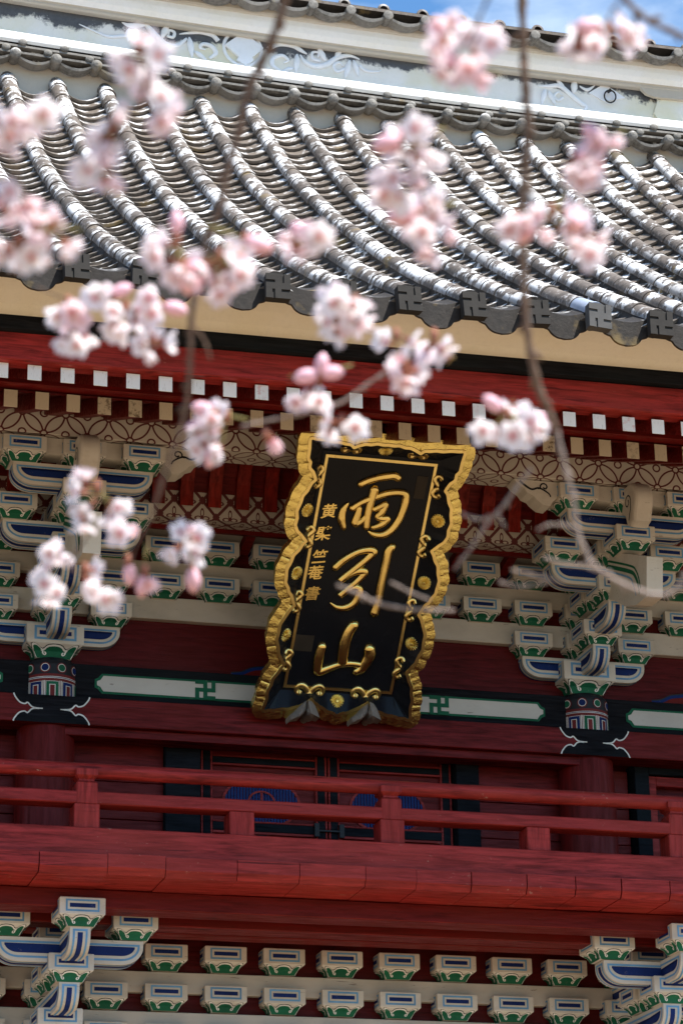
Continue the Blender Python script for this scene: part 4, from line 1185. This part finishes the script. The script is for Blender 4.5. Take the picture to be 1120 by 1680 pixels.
def rosette(a, b_, nrm):
    n0 = nrm.normalized(); t1 = PB-n0*PB.dot(n0); t1.normalize(); t2 = n0.cross(t1); c = pl(a, b_, band_n(a, b_)+.003); r = .046; N = 96
    b = MB(); prof = [(.15, .012), (.2, .011), (.25, .004), (.5, .013), (.85, .012), (1.0, .001)]
    rows = []
    for q, h in prof:
        row = []
        for i in range(N):
            w_ = abs(math.cos(8*2*math.pi*i/N)); rr = q*r*(1+.06*(w_-.5)) if q > .5 else q*r
            row.append(c+(t1*math.cos(2*math.pi*i/N)+t2*math.sin(2*math.pi*i/N))*rr+n0*(h*(.1+.9*w_**1.5) if q > .3 else h))
        rows.append(row)
    for i in range(len(rows)-1): b.strip(rows[i], rows[i+1], 0, True)
    b.face(rows[0]); b.build('chrysanthemum_boss', ['gold'], plaque, 'all')
for (u, v) in ((718, 855), (696, 957), (676, 1057)):
    x, y = loc(u, v, HN*.5)
    rosette(x, y, PN*1.0-PA*.55); rosette(-x, y, PN*1.0+PA*.55)
rosette(0, .865, PN-PB*.5); x, y = loc(552, 1151, HN*.5); rosette(0, y, PN+PB*.5)
# big characters
def stroke(pts, rad, org, sc, name='brush_stroke', b=None):
    own = b is None; b = b or MB()
    Q = smooth_path([Vector((*loc(org[0]+x/sc, org[1]+y/sc, .01), 0)) for x, y in pts], 6)
    P3 = [pl(p.x, p.y, .007) for p in Q]; rr = lerp_list([q/sc/205 for q in rad], len(P3))
    # rounded ends
    P3 = [P3[0]-(P3[1]-P3[0]).normalized()*rr[0]*.8]+P3+[P3[-1]+(P3[-1]-P3[-2]).normalized()*rr[-1]*.8]
    rr = [rr[0]*.45]+rr+[rr[-1]*.45]
    b.tube(P3, rr, 12, 0, PN)
    return b
def character(strokes, org, sc, label):
    first = None
    for i, (pts, rad) in enumerate(strokes):
        o = stroke(pts, rad, org, sc).build('character' if i == 0 else 'brush_stroke', ['goldchar'], first or plaque, 'all', label=label if i == 0 else None)
        if first is None: first = o
character([([(380, 225), (480, 180), (600, 145), (720, 125), (800, 120), (850, 150)], [34, 36, 38, 40, 42, 38]),
  ([(230, 455), (175, 530), (150, 640), (178, 760)], [12, 34, 42, 28]),
  ([(280, 520), (370, 460), (480, 410), (600, 370), (720, 335), (850, 325), (930, 350), (930, 450), (890, 580), (830, 700), (740, 800), (640, 845), (540, 835), (480, 800)], [34, 30, 34, 34, 36, 36, 42, 40, 38, 38, 40, 36, 26, 10]),
  ([(555, 280), (525, 390), (485, 530), (458, 680), (450, 750)], [48, 42, 36, 36, 34]),
  ([(370, 510), (350, 590), (318, 700), (400, 670), (470, 590)], [26, 34, 42, 30, 22]),
  ([(545, 535), (640, 490), (690, 470), (650, 560), (590, 620), (650, 645), (715, 645), (640, 715), (530, 755)], [26, 32, 34, 34, 30, 32, 34, 34, 24])], (540, 765), 7.467, 'top cursive character for rain, gold')
character([([(145, 350), (260, 250), (420, 160), (560, 130), (620, 155), (540, 240), (380, 370), (205, 510), (300, 450), (400, 400), (500, 390), (500, 430), (400, 530), (300, 610), (205, 690), (280, 640), (380, 590), (440, 615), (430, 700), (370, 790), (260, 840), (160, 830), (90, 780)], [38, 36, 34, 38, 42, 36, 34, 36, 32, 34, 38, 36, 32, 32, 36, 30, 34, 42, 44, 40, 34, 26, 8]),
  ([(850, 90), (800, 150), (760, 330), (710, 560), (672, 760), (628, 905)], [42, 44, 42, 42, 42, 50])], (530, 885), 7.467, 'middle cursive character for pull, gold')
character([([(650, 120), (580, 210), (520, 380), (490, 620)], [58, 60, 62, 56]),
  ([(228, 400), (190, 530), (170, 730), (300, 700), (450, 650), (600, 635), (740, 655)], [50, 54, 50, 44, 40, 38, 34]),
  ([(845, 430), (850, 520), (800, 620), (740, 705), (665, 745)], [62, 66, 60, 50, 40])], (500, 1010), 8, 'bottom character for mountain, gold')
for ch, (u, v) in zip('黄檗竺菴書', ((537.7, 842), (530, 874), (523.8, 908), (518.4, 941), (513, 972))):
    cu = bpy.data.curves.new('t', 'FONT'); cu.body = ch; cu.size = .098; cu.extrude = .003; cu.offset = .0016; cu.align_x = 'CENTER'; cu.align_y = 'CENTER'; cu.shear = .22
    to = bpy.data.objects.new('t', cu); COL.objects.link(to)
    dg = bpy.context.evaluated_depsgraph_get(); me = bpy.data.meshes.new_from_object(to.evaluated_get(dg)); bpy.data.objects.remove(to)
    me.materials.clear(); me.materials.append(M['goldchar'])
    cxm = sum(v_.co.x for v_ in me.vertices)/len(me.vertices); cym = sum(v_.co.y for v_ in me.vertices)/len(me.vertices)
    x, y = loc(u, v, .004)
    o = obj('small_character', me, plaque); o.matrix_world = Matrix.Translation(pl(x, y, .004)) @ Matrix((PA, PB, PN)).transposed().to_4x4() @ Matrix.Rotation(R(9), 4, 'Z') @ Matrix.Translation((-cxm, -cym, 0))
for (u, v, w, h) in ((690, 800, .07, .15), (497, 1055, .13, .11)):
    x, y = loc(u, v, .003); b = MB(); b.prism([(x-w/2, y-h/2), (x+w/2, y-h/2), (x+w/2, y+h/2), (x-w/2, y+h/2)], .0005, .003, pl, 0); b.build('paper_slip', ['slip'], plaque)
# carved grey wooden rests under the plaque
for n_, lab in ((0, 'carved grey wooden rest holding the bottom left of the plaque'), (1, 'carved grey wooden rest holding the bottom right of the plaque')):
    du, dv = (101, 4) if n_ else (0, 0)
    b = MB()
    L1 = [(505, 1147), (498, 1152), (488, 1161), (476, 1173), (467, 1180), (466, 1185), (468, 1191), (474, 1186), (488, 1184), (498, 1176), (504, 1166)]
    L2 = [(505, 1147), (513, 1151), (520, 1161), (525, 1173), (529, 1185), (521, 1183), (512, 1186), (504, 1181), (501, 1170), (504, 1160)]
    for L_, y0, y1, bulge in ((L1, -.36, -.44, (488, 1176)), (L2, -.37, -.46, (510, 1170))):
        L_ = [(505+(u-505)*.8, 1147+(v-1147)*.8) for u, v in L_]; P0 = [at(u+du, v+dv, y=y0) for u, v in L_]; P1 = [at(u+du+(bulge[0]-u)*.18, v+dv+(bulge[1]-v)*.18, y=y0-.03) for u, v in L_]
        c = at(bulge[0]+du, bulge[1]+dv, y=y1); Pb = [p+Vector((0, .09, 0)) for p in P0]
        b.strip(Pb, P0, 0, True); b.strip(P0, P1, 0, True)
        for i in range(len(P1)): b.face([P1[i], P1[(i+1) % len(P1)], c])
    c = at(504+du, 1170+dv, y=-.3); b.tube([c+Vector((0, -.03, .0)), c+Vector((0, .1, -.02))], .022, 8, 0)
    b.build('plaque_rest', ['greywood'], None, True, label=lab, cat='wooden rest', group='wooden rests under the plaque')

# ================================================================= cherry branches and blossoms
def petal_mesh(L=.0140, W=.0108):
    b = MB(); nu, nv = 5, 7; rows = []
    for i in range(nv):
        t = i/(nv-1); w = W*.5*(math.sin(math.pi*min(1, t*.86+.05))**.7)*(1 if t < .9 else .86)
        row = []
        for j in range(nu):
            s_ = j/(nu-1)*2-1
            notch = (1-abs(s_))*.0024 if i == nv-1 else 0
            row.append((s_*w, .001+L*t-notch-abs(s_)**2*.001, .0022*t*t+.0022*s_*s_*t))
        rows.append(row)
    for i in range(nv-1): b.strip(rows[i], rows[i+1])
    return b
PETALS = []
for mt in ('petal', 'petal2', 'petal3'): PETALS.append(petal_mesh().mesh('petal', [mt], 'all', True))
def core_mesh(ped, seed):
    rnd = random.Random(seed); b = MB()
    b.tube([(0, 0, -.001), (0, 0, -.004), (0, 0, -.010)], [.0035, .0028, .0013], 7, 0)
    for k in range(8):
        a = rnd.uniform(0, 6.28); q = rnd.uniform(.002, .005); h = rnd.uniform(.005, .009)
        b.tube([(0, 0, 0), (q*math.cos(a), q*math.sin(a), h)], .00025, 3, 3, None, False)
        b.box(q*math.cos(a)-.0005, q*math.cos(a)+.0005, q*math.sin(a)-.0005, q*math.sin(a)+.0005, h, h+.001, 2)
    return b.mesh('blossom', ['calyx', 'stalk', 'stamen', 'petal2'], True)
CORES = [core_mesh(.022, i) for i in range(4)]
b = MB(); b.tube([(0, 0, -.004), (0, 0, 0), (0, 0, .005), (0, 0, .010), (0, 0, .013)], [.002, .0042, .0052, .0038, .0008], 9, 0); b.tube([(0, 0, -.006), (0, 0, -.001)], [.0014, .0035], 7, 1)
b.tube([(0, 0, -.006), (.002, .001, -.026)], .0008, 5, 2)
M['budpink'] = simple('pink_bud', (.86, .50, .56), .6, var=.12)
ME_BUD = b.mesh('bud', ['budpink', 'calyx', 'stalk'], 'all')

def blossom(parent, pos, direction, scale, mi, openness, rnd, foot=None):
    q = direction.to_track_quat('Z', 'Y').to_matrix().to_4x4() @ Matrix.Rotation(rnd.uniform(0, 6.28), 4, 'Z')
    o = obj('blossom', rnd.choice(CORES), parent); o.matrix_world = Matrix.Translation(pos) @ q @ Matrix.Scale(scale, 4)
    if foot is not None:
        f = o.matrix_world.inverted() @ foot; L = f.length
        if L > .006:
            b = MB(); b.tube([Vector((0, 0, -.009)), Vector((0, 0, -.009-L*.35)).lerp(f*.4, .5), f*.75+Vector((0, 0, -.002)), f], [.0008, .0007, .0007, .0009], 5, 0)
            b.build('flower_stalk', ['stalk'], o, 'all')
    for k in range(5):
        p = obj('petal', PETALS[mi], o)
        p.matrix_local = Matrix.Rotation(k*2*math.pi/5+rnd.uniform(-.12, .12), 4, 'Z') @ Matrix.Rotation(openness+rnd.uniform(-.15, .15), 4, 'X') @ Matrix.Scale(rnd.uniform(.92, 1.1), 4)
    return o
def bud(parent, pos, direction, scale, rnd):
    o = obj('bud', ME_BUD, parent); o.matrix_world = Matrix.Translation(pos) @ direction.to_track_quat('Z', 'Y').to_matrix().to_4x4() @ Matrix.Scale(scale, 4); return o

def branch(label, paths, clusters, seed):
    """paths: list of (pixel path, distance, radii, material); clusters: (u, v, ru, rv, flowers, buds, distance, tint)"""
    rnd = random.Random(seed)
    main = None
    for (pts, d, rad, mt) in paths:
        P = smooth_path([at(p[0], p[1], d=(p[2] if len(p) > 2 else d)) for p in pts], 6)
        b = MB(); rr = lerp_list(rad, len(P)); rr = [r*(1+.18*math.sin(i*1.9)+rnd.uniform(-.08, .08)) for i, r in enumerate(rr)]
        b.tube(P, rr, 9, 0)
        for q in range(3, len(P)-2, 4):
            t_ = (P[q+1]-P[q-1]).normalized(); sd_ = (t_.cross(Vector((rnd.uniform(-1, 1), rnd.uniform(-1, 1), rnd.uniform(-1, 1))))).normalized(); rr_ = rr[q]
            b.tube([P[q], P[q]+sd_*rr_*1.6+t_*rr_*.6, P[q]+sd_*rr_*2.6+t_*rr_*2.0], [rr_*.95, rr_*.8, rr_*.25], 6, 0)
        if main is None: main = b.build('cherry_branch', [mt], None, 'all', label=label, cat='cherry branch', group='flowering cherry branches')
        else: b.build('twig', [mt], main, 'all')
    for (u, v, ru, rv, nf, nb, d, tint) in clusters:
        ru *= .9; rv *= .9; k = d/FPX
        c = at(u, v-rv*.55, d=d)         # where the stalks meet
        nf = int(nf*(1.35 if d < 2.06 else 1.1)+.5)
        for i in range(nf):
            for _ in range(20):
                a, q = rnd.uniform(0, 6.28), math.sqrt(rnd.uniform(.05, 1))
                uu, vv = u+ru*q*math.cos(a), v+rv*q*math.sin(a)
                break
            off = rnd.uniform(-.018, .018)
            pos = at(uu, vv, d=d+off)
            out = (pos-at(u, v-rv*.2, d=d)); out = out.normalized() if out.length > .001 else Vector((0, -1, 0))
            dr = (out*.75-CF*rnd.uniform(-.2, 1.1)+Vector((rnd.uniform(-.6, .6), rnd.uniform(-.5, .5), rnd.uniform(-.7, .3)))).normalized()
            mi = (tint if tint < 2 else 2 if rnd.random() < .5 else 0) if rnd.random() < .75 else rnd.choice((0, 1, 1))
            blossom(main, pos, dr, rnd.uniform(.80, .98)*(.9 if d < 2.06 else 1), mi, rnd.choice((.05, .15, .3, .6, 1.0)), rnd, c)
        for i in range(nb):
            a = rnd.uniform(0, 6.28); uu, vv = u+ru*.95*math.cos(a), v+rv*.95*math.sin(a)
            pos = at(uu, vv, d=d); dr = (pos-c).normalized()
            bud(main, pos, dr, rnd.uniform(1.0, 1.3), rnd)
        # short spur with scales where the flower stalks meet
        b = MB(); b.tube([c+Vector((0, 0, .006)), c, c-Vector((0, 0, .007))], [.002, .0035, .001], 7, 0); b.build('spur', ['calyx'], main, 'all')
    return main
D1, D2, D3 = 1.75, 2.05, 2.45
branch('brown cherry twig crossing the roof left of centre and hanging beside the plaque',
  [([(478, -40), (462, 20), (440, 80), (408, 145), (392, 215), (374, 275), (360, 340), (338, 400), (322, 470), (314, 530), (312, 600), (306, 660), (292, 720), (270, 780), (248, 850)], 2.0, [.0031, .0030, .0028, .0026, .0020, .0016, .0012], 'bark'),
   ([(338, 400), (325, 410), (300, 405)], 2.0, [.001, .0008], 'bark'), ([(314, 530), (336, 560), (345, 590)], 2.0, [.001, .0008], 'bark'),
   ([(292, 720), (330, 705), (365, 690)], 2.2, [.0012, .0008], 'bark'), ([(248, 850), (222, 900), (215, 930)], 2.3, [.001, .0007], 'bark')],
  [(290, 415, 42, 45, 7, 2, 1.90, 0), (360, 440, 42, 45, 8, 1, 1.90, 2), (372, 705, 52, 45, 8, 3, 2.3, 1), (328, 738, 20, 20, 2, 0, 2.3, 1), (160, 830, 40, 62, 8, 0, 2.25, 1), (205, 885, 22, 14, 2, 0, 2.25, 2), (312, 905, 36, 42, 5, 1, 2.3, 1)], 1)
branch('thin hanging twig low on the left with a chain of open blossoms',
  [([(150, 870), (130, 900), (110, 925), (150, 955), (165, 985)], 2.3, [.0009, .0007], 'bark')],
  [(85, 925, 30, 32, 5, 0, 2.3, 1), (80, 975, 26, 24, 3, 0, 2.3, 1), (140, 942, 26, 16, 2, 0, 2.3, 1), (170, 990, 24, 24, 3, 0, 2.3, 1), (210, 925, 8, 10, 0, 1, 2.3, 2), (238, 942, 8, 12, 1, 1, 2.3, 2)], 2)
branch('brown cherry twig falling from the top past the right of the plaque',
  [([(853, -40), (857, 40), (860, 120), (866, 200), (862, 270), (856, 340), (858, 430), (862, 520), (872, 590), (888, 650), (912, 705)], 2.05, [.0031, .0031, .0030, .0028, .0029, .0028], 'bark'),
   ([(912, 705), (926, 765), (940, 820), (948, 875), (972, 925), (1015, 955), (1070, 975), (1105, 970), (1125, 940)], 2.05, [0.0020, 0.0018, 0.0018, 0.0018, 0.0018], 'barkpale'),
   ([(945, 866), (905, 860), (880, 870)], 2.1, [0.0010, 0.0007], 'barkpale')],
  [(905, 365, 42, 36, 6, 1, 1.90, 0), (958, 398, 36, 30, 5, 1, 1.90, 0), (845, 370, 20, 22, 2, 0, 1.90, 2), (832, 700, 52, 40, 8, 2, 2.2, 1)], 3)
branch('bare pale twig tip lying across the lower right of the plaque',
  [([(552, 960), (590, 975), (620, 990), (680, 1000), (745, 1002)], 2.3, [0.0013, 0.0016, 0.0013], 'barkpale'), ([(640, 955), (665, 968), (705, 985)], 2.3, [0.0011, 0.0010], 'barkpale')], [], 4)
branch('bare forked twig between the plaque and the right bracket set',
  [([(872, 768), (850, 795), (825, 830), (800, 858), (775, 895), (745, 935)], 2.2, [0.0014, 0.0014, 0.0010], 'barkpale'), ([(820, 845), (785, 852), (755, 842)], 2.2, [0.0014, 0.0011], 'barkpale'), ([(818, 848), (824, 858), (828, 866)], 2.2, [0.0011, 0.0010], 'barkpale'),
   ([(818, 955), (850, 962), (900, 955)], 2.25, [0.0014, 0.0011], 'barkpale'), ([(838, 935), (880, 945), (925, 955)], 2.25, [0.0011, 0.0010], 'barkpale'), ([(892, 915), (925, 925), (960, 930), (1000, 945)], 2.25, [0.0013, 0.0010], 'barkpale')], [], 5)
branch('dark twig tip entering at the top right corner of the sky',
  [([(1000, -30), (1040, 15), (1075, 40), (1140, 68)], 1.8, [.0018, .0022, .0018], 'bark'), ([(1040, -40), (1015, 5), (985, 50)], 1.5, [.0008, .0008], 'bark')],
  [(1000, 62, 40, 26, 5, 1, 1.85, 0), (950, 75, 20, 22, 3, 0, 1.85, 1)], 6)
branch('twig carrying two blossom clusters over the top of the ridge',
  [([(810, -30), (790, 20), (765, 70), (740, 95)], 1.7, [.001, .0008], 'bark')],
  [(735, 62, 28, 34, 4, 0, 1.78, 2), (785, 75, 28, 34, 4, 0, 1.78, 0), (755, 118, 30, 22, 4, 1, 1.78, 2)], 7)
branch('hidden stem behind the two blossom clusters over the middle of the roof',
  [([(655, 225), (672, 280), (695, 330), (715, 370)], 1.8, [.0008, .0007], 'bark')],
  [(680, 245, 38, 38, 7, 1, 1.85, 1), (650, 305, 36, 30, 6, 0, 1.85, 0), (708, 370, 46, 50, 9, 1, 1.90, 0)], 8)
branch('short stem with pink blossoms over the tiles at the right',
  [([(985, 235), (960, 265), (940, 290)], 1.8, [.0008, .0006], 'bark')],
  [(943, 275, 32, 34, 5, 0, 1.85, 0), (990, 250, 26, 26, 3, 2, 1.85, 2)], 9)
branch('stem of out-of-focus blossoms over the left of the ridge',
  [([(235, 70), (240, 130), (215, 200), (170, 260)], 1.6, [.0008, .0006], 'bark')],
  [(232, 100, 32, 40, 6, 0, 1.75, 1), (250, 175, 40, 34, 6, 0, 1.75, 0), (185, 225, 26, 40, 5, 0, 1.75, 1), (160, 280, 46, 26, 5, 0, 1.75, 0)], 10)
branch('blossoms and stem at the left edge over the roof tiles',
  [([(-10, 180), (20, 260), (40, 330), (70, 380)], 1.6, [.0009, .0006], 'bark')],
  [(15, 215, 42, 34, 6, 1, 1.75, 0), (65, 195, 26, 18, 2, 0, 1.75, 1), (20, 330, 34, 34, 4, 0, 1.78, 2), (85, 385, 38, 38, 7, 1, 1.78, 0), (30, 410, 38, 26, 5, 0, 1.78, 1)], 11)
branch('stem of clear pale blossoms under the eave at the left',
  [([(60, 470), (110, 490), (160, 490), (215, 505), (240, 550)], 2.25, [.0008, .0006], 'bark')],
  [(112, 510, 30, 28, 5, 0, 2.2, 2), (122, 548, 24, 22, 3, 0, 2.2, 1), (150, 490, 22, 20, 3, 0, 2.2, 1), (205, 520, 36, 34, 6, 0, 2.2, 1), (252, 508, 30, 22, 3, 1, 2.2, 0), (250, 572, 28, 22, 4, 0, 2.2, 1), (186, 486, 10, 8, 0, 1, 2.2, 2)], 12)
branch('pale slanting twig above the plaque bearing three blossom clusters',
  [([(395, 700), (440, 690), (500, 678), (560, 660), (600, 632), (640, 605), (675, 585)], 2.25, [0.0010, 0.0013, 0.0013, 0.0008], 'barkpale')],
  [(560, 500, 40, 28, 5, 0, 2.1, 1), (552, 530, 28, 22, 4, 0, 2.1, 1), (590, 520, 22, 24, 2, 0, 2.1, 0), (650, 560, 26, 20, 2, 0, 2.2, 1), (712, 565, 20, 30, 3, 0, 2.2, 1), (664, 612, 34, 24, 5, 0, 2.2, 0), (510, 655, 30, 20, 4, 0, 2.25, 0), (525, 620, 14, 14, 0, 3, 2.25, 2), (560, 700, 30, 16, 4, 0, 2.25, 1), (436, 718, 12, 10, 1, 0, 2.25, 2)], 13)
branch('single stem of small pink buds and blossoms over the lower roof tiles',
  [([(478, 395), (500, 402), (520, 398)], 1.85, [.0007, .0006], 'bark')],
  [(482, 402, 18, 14, 2, 0, 1.90, 0), (512, 392, 14, 16, 2, 1, 1.90, 2), (404, 397, 8, 6, 0, 2, 1.90, 2)], 14)
